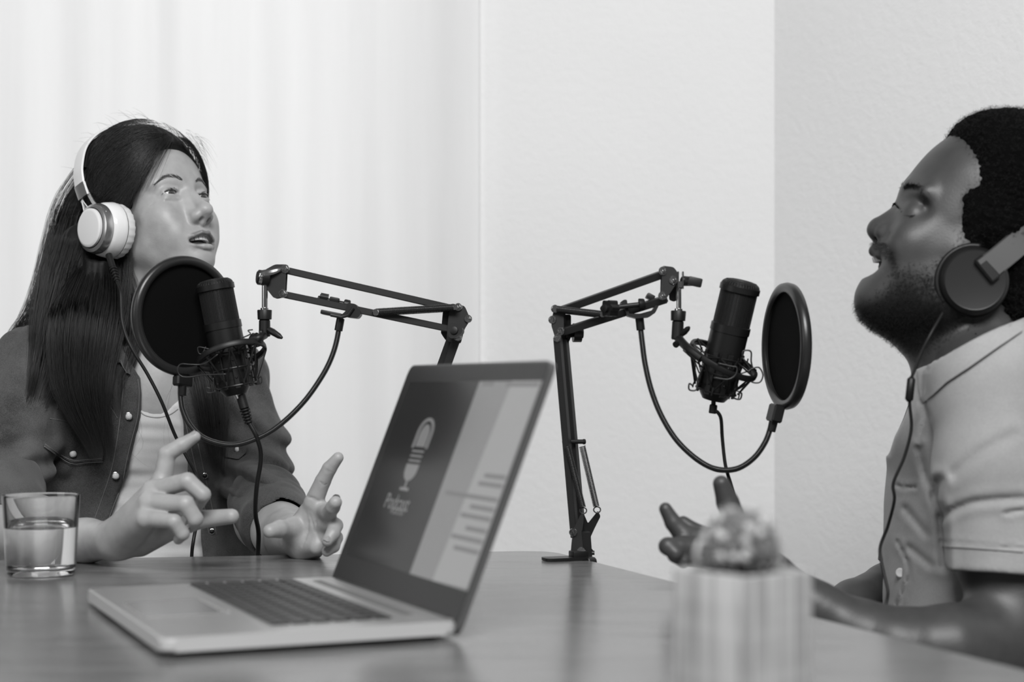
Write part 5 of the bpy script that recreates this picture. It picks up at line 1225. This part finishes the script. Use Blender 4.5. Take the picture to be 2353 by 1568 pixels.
def band(bm, path, w, t, off):
    cN = LW(-.03, 0, .02); rows = []; sp = spline(path, 8)
    for i, p in enumerate(sp):
        tt = (sp[min(i + 1, len(sp) - 1)] - sp[max(i - 1, 0)]).normalized(); ou = (p - cN); ou = (ou - tt * ou.dot(tt)).normalized(); sd = tt.cross(ou); 
        pr = [(-w, 0), (-w * .92, t * .8), (-w * .5, t), (w * .5, t), (w * .92, t * .8), (w, 0), (w * .9, -t * .4), (-w * .9, -t * .4)]
        rows.append([bm.verts.new(p + sd * a + ou * (b + off)) for a, b in pr])
    for a, b in zip(rows, rows[1:]):
        for k in range(8): bm.faces.new((a[k], a[(k + 1) % 8], b[(k + 1) % 8], b[k]))
    bm.faces.new(rows[0][::-1]); bm.faces.new(rows[-1])
part('headband', hp, M_MATW, lambda bm: band(bm, bp[1:-1], .0125, .0030, .0016), 50)
part('headband_pad', hp, M_BLACK, lambda bm: band(bm, bp[2:-2], .0112, .0045, -.0050), 50)
for e in (0, 1):
    q = bp[:2] if e == 0 else bp[-2:]; part('slider', hp, M_SATIN, lambda bm: band(bm, [q[0], q[0].lerp(q[1], .5), q[1] + (q[1] - q[0]) * .05 * (1 - e)], .0132, .0038, .0012), 50)
    q3 = bp[2] if e == 0 else bp[-3]
A = (WH.to_3x3() @ Vector((0, -1, 0))).normalized(); cpt = LW(-.004, -.080, -.030)
j0 = cpt + A * .016 + Vector((.004, 0, -.038)); 
wire_pts = [(268, 646, 2.262), (277, 672, 2.24), (281, 740, 2.23), (300, 795, 2.22), (340, 862, 2.22), (372, 925, 2.215), (402, 1000, 2.21), (430, 1052, 2.20), (452, 1095, 2.20), (461, 1140, 2.19), (455, 1190, 2.18), (445, 1240, 2.16), (440, 1290, 2.16), (438, 1420, 2.16)]
hc_ = cable('headphone_cable', 'thin black headphone cable hanging from the white headphones down past the table', [P(*q) for q in wire_pts], .0023)
strain(hc_, P(250, 586, 2.285), P(270, 650, 2.260), .0046, .0036)
# ================================================================ the man
MD = 1.93
man = thing('person', 'laughing bearded man in a pale short-sleeved shirt and black headphones, seen in profile', 'person', (.6, 1.95, .45))
M_SKIN2 = skin_mat('dark_skin', .048, .010, .46, .04)
M_SHIRT = cloth_mat('pale_shirt', .26, .34, 420, .0003, .9)
def m_(x, y, w=0.0): return P(x, y, MD - w)
H = SDF()
H.ell(m_(2241, 456), (.079, .070, .067), k=.01); H.ell(m_(2310, 455), (.092, .076, .092), k=.03)
H.ell(m_(2152, 545), (.052, .053, .066), k=.03); H.ell(m_(2190, 560), (.060, .066, .070), k=.03)
for s in (-1, 1):
    H.cap(m_(2099, 440, s * .012), m_(2130, 444, s * .044), .0098, .0095, .014)
    H.ell(m_(2090, 484, s * .046), (.0210, .019, .0130), k=.012, op='s')
    H.ell(m_(2103, 489, s * .0335), (.0135, .0140, .0125), k=.009); H.cap(m_(2085, 507, s * .018), m_(2064, 560, s * .026), .011, .013, .02)
    H.chain([m_(2078, 491, s * .024), m_(2080, 494, s * .036), m_(2092, 495, s * .0465), m_(2108, 492, s * .050)], [.0010, .0014, .0014, .0008], .0025, 's')
    H.chain([m_(2112, 490, s * .052), m_(2135, 486, s * .058), m_(2150, 476, s * .062)], [.0006, .0006, .0003], .003, 's')
    H.ell(m_(2112, 556, s * .043), (.030, .019, .024), k=.020)
    H.cap(m_(2045, 690, s * .018), m_(2165, 690, s * .050), .018, .020, .03); H.cap(m_(2165, 690, s * .050), m_(2205, 600, s * .056), .020, .018, .03)
    H.ell(m_(2100, 640, s * .034), (.032, .022, .034), k=.03)
H.ell(m_(2066, 570), (.030, .030, .028), k=.018)
H.cap(m_(2086, 479), m_(2022, 519), .0092, .0105, .010); H.ell(m_(2014, 529), (.0112, .0118, .0108), k=.007)
for s in (-1, 1):
    H.cap(m_(2092, 492, s * .008), m_(2042, 528, s * .011), .0095, .0095, .010)
    H.ell(m_(2036, 534, s * .0145), (.0120, .0085, .0098), k=.005)
    H.ell(m_(2022, 549, s * .0080), (.0055, .0040, .0042), k=.003, op='s')
    H.cap(m_(2050, 548, s * .029), m_(2060, 600, s * .038), .0010, .0014, .012, 's')
H.cap(m_(2012, 541), m_(2030, 556), .0050, .0060, .004)
H.cap(m_(2030, 690), m_(2110, 738), .032, .040, .03); H.ell(m_(2021, 700), (.0170, .024, .022), k=.018); H.ell(m_(2034, 666), (.021, .026, .018), k=.012)
H.ell(m_(2016, 613, 0), (.0245, .0245, .0140), (0, -6, 0), .004, 's')
up = [m_(2050, 603, -.026), m_(2022, 586, -.015), m_(2010, 577, -.005), m_(2010, 577, .005), m_(2022, 586, .015), m_(2050, 603, .026)]
lo_ = [m_(2052, 610, -.026), m_(2028, 638, -.016), m_(2010, 646, -.006), m_(2010, 646, .006), m_(2028, 638, .016), m_(2052, 610, .026)]
H.chain(up, [.0028, .0056, .0068, .0068, .0056, .0028], .005, kj=.0015); H.chain(lo_, [.0026, .0055, .0078, .0078, .0055, .0026], .006, kj=.0015)
LIP2 = [V3(q) for q in up + lo_]
H.cap(m_(2240, 610), m_(2246, 880), .062, .066, .03); H.cap(m_(2168, 760), m_(2198, 880), .034, .038, .03)
H.cap(P(2250, 880, 2.02), P(2270, 890, 1.86), .060, .055, .04); H.ell(P(2255, 960, 1.95), (.066, .12, .06), None, .04)
# near arm and hand
H.chain([P(2280, 900, 1.84), P(2305, 1290, 1.77), P(2345, 1462, 1.76)], [.050, .047, .048], .03, kj=.01)
H.chain([P(2345, 1462, 1.76), P(2180, 1490, 1.72), P(2075, 1490, 1.72), P(1990, 1462, 1.72), P(1880, 1400, 1.73), P(1765, 1322, 1.735)], [.048, .044, .041, .035, .0265, .0235], .02, kj=.01)
# far arm
H.chain([P(2240, 920, 2.08), P(2105, 1320, 2.12)], [.050, .042], .03); H.chain([P(2105, 1330, 2.12), P(2040, 1352, 2.08), P(1960, 1386, 2.03), P(1870, 1440, 1.98)], [.038, .030, .027, .024], .02, kj=.01)
wm = P(1765, 1322, 1.735)
palm = [(wm, P(1634, 1240, 1.725), .0225, .0130), (P(1760, 1325, 1.73), P(1636, 1262, 1.715), .0225, .0130), (wm, P(1640, 1283, 1.72), .021, .012), (P(1740, 1300, 1.74), P(1690, 1225, 1.745), .021, .016)]
fm = [([P(1634, 1240, 1.728), P(1572, 1231, 1.722), P(1547, 1202, 1.722), P(1529, 1170, 1.722)], [.0115, .0112, .0088, .0068]),
      ([P(1640, 1240, 1.745), P(1598, 1222, 1.755), P(1570, 1200, 1.76)], [.0110, .0088, .0066]),
      ([P(1636, 1262, 1.715), P(1560, 1258, 1.705), P(1534, 1256, 1.70), P(1552, 1272, 1.695)], [.0115, .0105, .0092, .0075]),
      ([P(1640, 1283, 1.72), P(1575, 1280, 1.708), P(1552, 1275, 1.705), P(1570, 1290, 1.70)], [.0108, .0095, .0085, .007])]
tm = ([P(1720, 1270, 1.745), P(1695, 1215, 1.745), P(1672, 1155, 1.742), P(1657, 1112, 1.738)], [.0190, .0140, .0118, .0088])
hand(H, wm, fm, tm, palm)
hm = sdf_obj('body', H, .0018, M_SKIN2, man)
BEARD = [(2214, 530), (2200, 575), (2165, 606), (2120, 618), (2080, 622), (2056, 634), (2046, 652), (2034, 672), (2000, 690), (1970, 706), (1960, 735), (2000, 765), (2060, 790), (2112, 815), (2170, 775), (2236, 740), (2240, 600)]
MOUST = [(2010, 551), (2034, 556), (2056, 580), (2064, 612), (2066, 640), (2052, 640), (2050, 606), (2030, 586), (2002, 568)]
def tint2(co):
    px, py = screen(co); d = np.minimum(poly_dist(px, py, BEARD), poly_dist(px, py, MOUST)); o = np.clip(.5 - d / 26, 0, 1) * .95; o[co[:, 1] > MD + .12] = 0; o[co[:, 1] < MD - .12] = 0
    for seq in (LIP2[:6], LIP2[6:]):
        for a, b in zip(seq, seq[1:]):
            dd = b - a; t = np.clip(((co - a) @ dd) / (dd @ dd), 0, 1); q = np.linalg.norm(co - (a + t[:, None] * dd), axis=1); o = np.where(q < .0076, .35, o)
    return o
set_tint(hm, tint2)
for i in range(9):
    a = (i - 4) * .30; c = m_(2044, 593, 0) + Vector((-.0165 * math.cos(a) , -.0225 * math.sin(a), -.0002 - .0015 * math.cos(a))); Rt = Matrix.Rotation(-a, 3, 'Z')
    part('tooth', man, M_TEETH, lambda bm: add_box(bm, c, (.0040, .0056, .0072), Rt @ Matrix.Rotation(-.25, 3, 'Y'), .0014, 2))
part('mouth_lining', man, simple('mouth_inside', .012, .7), lambda bm: add_lathe(bm, [(max(1e-5, math.sin(a) * .022), math.cos(a) * .012) for a in np.linspace(0, PI, 12)], m_(2062, 614), None, 24, False), None)
part('tongue', man, simple('tongue', .16, .35), lambda bm: add_lathe(bm, [(max(1e-5, math.sin(a) * .016), math.cos(a) * .006) for a in np.linspace(0, PI, 12)], m_(2040, 628), Matrix.Rotation(-.2, 3, 'Y'), 24, False), None)
# curly hairs: beard, moustache, brows, afro
M_AFRO = simple('black_curly_hair', .0025, .95, 0, .04); M_CURL = hair_mat('black_curls', .002, .007, .8)
rg = np.random.default_rng(5)
co = np.empty(len(hm.data.vertices) * 3, np.float32); hm.data.vertices.foreach_get('co', co); co = co.reshape(-1, 3).astype(float)
nr = np.empty(len(hm.data.vertices) * 3, np.float32); hm.data.vertices.foreach_get('normal', nr); nr = nr.reshape(-1, 3).astype(float)
def curls(p, n, ln, r, curl, m=9):
    k = len(p); d = n + rg.normal(0, .45, (k, 3)); d /= np.linalg.norm(d, axis=1, keepdims=True); s = np.linspace(0, 1, m)[None, :, None]; L = (ln * rg.uniform(.5, 1.1, k))[:, None, None]
    u = np.cross(d, rg.normal(0, 1, (k, 3))); u /= np.linalg.norm(u, axis=1, keepdims=True); v = np.cross(d, u); f = rg.uniform(4, 9, k)[:, None, None]; ph_ = rg.uniform(0, 6.28, k)[:, None, None]
    return p[:, None] + d[:, None] * L * s + curl * np.minimum(1, s * 2) * (u[:, None] * np.sin(f * s + ph_) + v[:, None] * np.cos(f * s + ph_) - u[:, None] * np.sin(ph_) - v[:, None] * np.cos(ph_))
px, py = screen(co); db = poly_dist(px, py, BEARD); dm = poly_dist(px, py, MOUST); near = np.abs(co[:, 1] - MD) < .11
pr = np.where(near, np.clip(.42 - db / 55, 0, 1) ** 1.6, 0) + np.where(near & (dm < 0), .5, 0)
i = rg.choice(len(co), 13000, p=pr / pr.sum()); cs = curls(co[i] - nr[i] * .0004, nr[i] * .8 + np.array([-.2, 0, -.5]), .0052, .00013, .0011)
strands('beard', cs, np.linspace(.00015, .00006, 9), M_CURL, man)
for s in (1, -1):
    q = resample(spline([m_(2084, 436, s * .014), m_(2098, 430, s * .030), m_(2122, 440, s * .047), m_(2128, 458, s * .052)], 8), 70)
    t = rg.integers(0, 66, 420); p, gr = drop(H, q[t] + rg.normal(0, .0014, (420, 3))); T_2 = q[t + 1] - q[t]; T_2 /= np.linalg.norm(T_2, axis=1, keepdims=True); dr = T_2 + rg.normal(0, .3, (420, 3)) + gr * .3; bb_ = np.stack([p, p + dr * .003, p + dr * .006], 1)
    strands('eyebrow', bb_, [.00018, .00015, .00004], M_CURL, man)
    ls = []
    for _ in range(60):
        t = rg.random(); p = V3(m_(2079 + 24 * t, 493 + 1.5 * t, s * (.026 + .024 * t ** .6))); ls.append([p, p + np.array([-.003, -s * .002, -.0010]), p + np.array([-.0055, -s * .004, -.0010])])
    strands('eyelashes', ls, [.00026, .0002, .00005], M_CURL, man)
A = SDF(); A.ell(m_(2262, 346), (.0435, .068, .0415), k=.015); A.ell(m_(2350, 432), (.070, .090, .086), k=.03); A.ell(m_(2300, 390), (.048, .080, .056), k=.03)
for s in (-1, 1): A.cap(m_(2236, 460, s * .062), m_(2228, 570, s * .062), .012, .009, .015); A.cap(m_(2300, 520, s * .062), m_(2330, 700, s * .050), .03, .02, .02)
A.cap(m_(2350, 560), m_(2350, 700), .06, .05, .03)
for s in (-1, 1): A.ell(m_(2296, 455, s * .046), (.0375, .042, .066), (0, 0, 0), .02); A.cap(m_(2240, 480, s * .066), m_(2226, 560, s * .066), .0125, .0090, .015)
A.add('D', lambda X: .0006 * noise3(X, 420, 21) + .0018 * noise3(X, 1000, 22), (-9, -9, -9), (9, 9, 9), 0)
af = sdf_obj('hair', A, .0028, M_AFRO, man)
ca = np.empty(len(af.data.vertices) * 3, np.float32); af.data.vertices.foreach_get('co', ca); ca = ca.reshape(-1, 3).astype(float); na = np.empty_like(ca, dtype=np.float32).ravel(); af.data.vertices.foreach_get('normal', na); na = na.reshape(-1, 3).astype(float)
ap, _ = screen(ca); i = np.where((ap < 2420))[0]; i = rg.choice(i, 9000); strands('curls', curls(ca[i] - na[i] * .001, na[i] * .9, .0062, .00013, .0016), np.linspace(.00016, .00007, 9), M_CURL, af)
# ---------------------------------------------------------------- shirt
S_ = SDF()
S_.chain([P(2292, 885, 1.80), P(2300, 1080, 1.775), P(2303, 1330, 1.765)], [.070, .066, .063], .02, kj=.02)
S_.chain([P(2250, 900, 2.10), P(2170, 1100, 2.13), P(2120, 1300, 2.14)], [.066, .060, .056], .03, kj=.02)
def hem(X):
    px, py = screen(X); return -np.where(X[..., 1] < 1.95, (py - 1309 - (px - 2165) * .075), py - 1300) * -X[..., 1] / F * -1
def hem(X):
    px, py = screen(X); return np.where(X[..., 1] < 1.95, 1309 + (px - 2165) * .075 - py, 1288 - py) * X[..., 1] / F
S_.add('S', hem, (-9, -9, -9), (9, 9, 9), .003)
S_.ell(P(2248, 1060, 1.955), (.102, .150, .15), None, .018); S_.ell(P(2245, 1270, 1.955), (.104, .140, .15), None, .03); S_.ell(P(2245, 1450, 1.955), (.105, .140, .12), None, .03)
S_.ell(m_(2152, 935), (.034, .060, .060), None, .02); S_.ell(m_(2135, 1000), (.045, .09, .05), None, .02)
S_.cap(P(2262, 880, 2.08), P(2290, 870, 1.82), .070, .070, .03); S_.cap(m_(2290, 800), m_(2250, 900), .070, .075, .03)
S_.cap(m_(2330, 800), m_(2370, 900), .07, .08, .03)
NK = [(2104, 600), (2106, 846), (2140, 833), (2190, 806), (2240, 782), (2300, 752), (2360, 728), (2420, 700), (2420, 500)]
def neckcut(X):
    px, py = screen(X); return poly_dist(px, py, NK) * X[..., 1] / F
S_.add('S', neckcut, (-9, -9, -9), (9, 9, 9), .003)
S_.add('S', lambda X: poly_dist(*screen(X), [(2020, 780), (2104, 838), (2092, 868), (2092, 920), (2076, 962), (2056, 1003), (2044, 1045), (2020, 1050)]) * X[..., 1] / F, (-9, -9, -9), (9, 9, 9), .004)
GR = [([(2162, 1190), (2195, 1170), (2235, 1155), (2290, 1149), (2350, 1146)], .0038, 9), ([(2160, 1246), (2230, 1252), (2350, 1262)], .0022, 3.5), ([(2158, 1105), (2147, 1150), (2160, 1172), (2164, 1230), (2168, 1300)], .0055, 10), ([(2310, 1180), (2353, 1172)], .004, 5),
      ([(2112, 1030), (2122, 1080), (2145, 1140)], .004, 8), ([(2060, 1115), (2075, 1122), (2105, 1120)], .003, 4), ([(2062, 1245), (2085, 1290), (2090, 1320), (2068, 1380), (2060, 1395)], .003, 4), ([(2080, 1170), (2130, 1230)], .003, 8), ([(2090, 1260), (2140, 1300)], .003, 8), ([(2190, 1090), (2250, 1040), (2330, 1000)], .0025, 12), ([(2118, 925), (2130, 960), (2110, 1010)], .003, 6)]
def sfold(X):
    px, py = screen(X); o = .0020 * noise3(X, 34, 31) + .0008 * noise3(X, 90, 32); near = X[..., 1] < 1.97
    for ln, am, wd in GR:
        d = np.full(px.shape, 1e9)
        for (ax, ay), (bx, by) in zip(ln, ln[1:]):
            ex, ey = bx - ax, by - ay; t = np.clip(((px - ax) * ex + (py - ay) * ey) / (ex * ex + ey * ey), 0, 1); d = np.minimum(d, np.hypot(px - ax - ex * t, py - ay - ey * t))
        o = o + near * am * (np.exp(-(d / wd) ** 2) - .35 * np.exp(-((d - wd * 2) / wd / 1.4) ** 2))
    return o
S_.add('D', sfold, (-9, -9, -9), (9, 9, 9), 0)
sh = sdf_obj('shirt', S_, .0032, M_SHIRT, man, clip=((0, 0, .62), (3, 3, 1.4)))
patch('collar', [(2107, 852), (2150, 824), (2200, 801), (2260, 771), (2320, 742), (2350, 735), (2350, 760), (2290, 800), (2230, 842), (2175, 878), (2146, 905), (2119, 928), (2110, 895)], S_, .0005, .0050, M_SHIRT, sh, 8)
q = S_.hit(2069, 1317, 1.5)
if q: part('button', sh, M_PEARL, lambda bm: add_lathe(bm, [(.0055, -.001), (.0056, .0008), (.0045, .0018), (.002, .0014), (.0001, .0014)], q + (Vector((0, 0, CAM_Z)) - q).normalized() * .0015, frame_from((Vector((0, 0, CAM_Z)) - q) + Vector((-.8, 0, 0))), 20))
line_on('hem_seam', S_, [(2166, 1256), (2220, 1259), (2290, 1264), (2352, 1269)], .0006, simple('shirt_seam', .28, .9), sh, d0=1.5)
# trousers of both, under the table
M_TROUS = simple('dark_trousers', .03, .9, noise=(200, .3, 0))
for par, hip, knee, foot, sp_ in ((man, Vector((.56, 1.97, .50)), Vector((.12, 1.93, .50)), Vector((.14, 1.93, .06)), Vector((0, .1, 0))), (wom, Vector((-.53, 2.48, .50)), Vector((-.46, 2.05, .50)), Vector((-.46, 2.1, .06)), Vector((.1, 0, 0)))):
    T2 = SDF(); T2.ell(hip + Vector((0, .0, .06)), (.16, .15, .14), None, .04)
    for s in (-1, 1): T2.cap(hip + sp_ * s, knee + sp_ * s * 1.2, .085, .062, .04); T2.cap(knee + sp_ * s * 1.2, foot + sp_ * s * 1.1, .060, .045, .03); T2.cap(foot + sp_ * s * 1.1, foot + sp_ * s * 1.1 + (foot - hip) * Vector((.35, .35, 0)) if 0 else foot + sp_ * s * 1.1 + Vector(((knee - hip).x, (knee - hip).y, 0)).normalized() * .15 - Vector((0, 0, .01)), .045, .035, .03)
    sdf_obj('trousers', T2, .008, M_TROUS, par)
# ================================================================ the man's headphones
mc = NT('spun_black_metal').setup(.022, .28, 1.0, .5); tg = mc.n('ShaderNodeTangent', direction_type='RADIAL', axis='Z'); mc.l(tg.outputs[0], mc.b.inputs['Tangent']); M_CUP = mc.m
h2 = thing('headphones', 'black over-ear headphones with a silver band on the bearded man', 'headphones', m_(2300, 300))
hc2 = P(2234, 648, 1.862); A2 = (Vector((-.03, -1, .06)) + (Vector((0, 0, CAM_Z)) - hc2).normalized() * .6).normalized(); Rc2 = frame_from(A2, Vector((0, 0, 1)))
def lp2(name, prof, mat): return part(name, h2, mat, lambda bm: add_lathe(bm, prof, hc2, Rc2, 72), 40)
lp2('ear_pad', [(.026, -.012), (.036, -.013), (.0405, -.008), (.0405, -.002), (.037, .002), (.030, .003)], M_RUBBER)
lp2('shell', [(.0365, .002), (.0385, .006), (.0385, .013), (.0365, .019), (.0330, .0215), (.0320, .0205)], M_PLAST)
bm = bmesh.new(); n = 40
for i in range(n):
    q_ = []
    for r in (.0005, .0320):
        for th in (2 * PI * i / n, 2 * PI * (i + 1) / n): q_.append(bm.verts.new((r * math.cos(th), r * math.sin(th), .0208 - .0012 * (r / .032) ** 2 + .0035 * (r / .032) * math.sin(2 * (th - .55)) * .35 + .0008 * (r / .032) * math.sin(8 * th))))
    bm.faces.new((q_[0], q_[1], q_[3], q_[2]))
cap_ = bm_obj('cap', bm, M_CUP, h2, 1); cap_.matrix_world = Matrix.Translation(hc2) @ Rc2.to_4x4()
lp2('cup_ring', [(.0318, .0195), (.0332, .0205), (.0332, .0225), (.0318, .0222)], simple('dark_ring', .05, .25, .5))
# yoke and band going up over the head
by = [P(2262, 622, 1.835), P(2300, 592, 1.838), P(2345, 553, 1.842), P(2395, 505, 1.85), P(2430, 440, 1.87), P(2440, 380, 1.90), P(2440, 340, 1.94), P(2440, 380, 2.00), P(2420, 460, 2.03), P(2330, 560, 2.04), P(2262, 622, 2.04)]
def band2(bm):
    sp = spline(by, 6); cN = m_(2330, 520)
    rows = []
    for i, p in enumerate(sp):
        tt = (sp[min(i + 1, len(sp) - 1)] - sp[max(i - 1, 0)]).normalized(); ou = (p - cN); ou = (ou * Vector((.15, 1, .15)) if abs(p.y - MD) > .06 else ou); ou = (ou - tt * ou.dot(tt)).normalized(); sd = tt.cross(ou); w = .0145
        rows.append([bm.verts.new(p + sd * a + ou * b) for a, b in ((-w, 0), (-w * .9, .0022), (w * .9, .0022), (w, 0), (w * .9, -.0015), (-w * .9, -.0015))])
    for a, b in zip(rows, rows[1:]):
        for k in range(6): bm.faces.new((a[k], a[(k + 1) % 6], b[(k + 1) % 6], b[k]))
    bm.faces.new(rows[0][::-1]); bm.faces.new(rows[-1])
part('headband', h2, simple('dull_silver', .30, .34, .9), band2, 50)
for q0, q1 in ((by[0], by[1]), (by[-1], by[-2])): part('band_joint', h2, M_PLAST, lambda bm: add_bar(bm, q0.lerp(q1, -.12), q0.lerp(q1, .42), .032, .0060, A2, .002))
part('yoke', h2, M_PLAST, lambda bm: add_tube(bm, spline([hc2 + Rc2 @ Vector((.040 * math.cos(a), .040 * math.sin(a), .010)) for a in np.linspace(-.2, 2.2, 9)], 4), .0032, 8), None)
hcf = P(2234, 648, 2.005); part('ear_pad', h2, M_RUBBER, lambda bm: add_lathe(bm, [(.030, -.01), (.039, -.006), (.039, .010), (.034, .022), (.001, .023)], hcf, frame_from(-A2), 40), 40)
h2c = cable('headphone_cable', 'thin black cable with an inline remote hanging down the pale shirt', [P(*q) for q in ((2168, 716, 1.845), (2140, 765, 1.83), (2115, 815, 1.83), (2103, 848, 1.83), (2093, 875, 1.83), (2090, 925, 1.83), (2094, 985, 1.83), (2078, 1050, 1.83), (2053, 1110, 1.83), (2055, 1150, 1.83), (2040, 1210, 1.84), (2022, 1262, 1.84), (2031, 1318, 1.83), (2040, 1360, 1.82), (2035, 1398, 1.81), (2032, 1460, 1.82))], .0018)
part('remote', h2c, M_PLAST, lambda bm: add_tube(bm, [P(2095, 866, 1.829), P(2094, 872, 1.829), P(2089, 918, 1.829), P(2088, 924, 1.829)], [.002, .0046, .0046, .002], 12), 50)
place_empties()
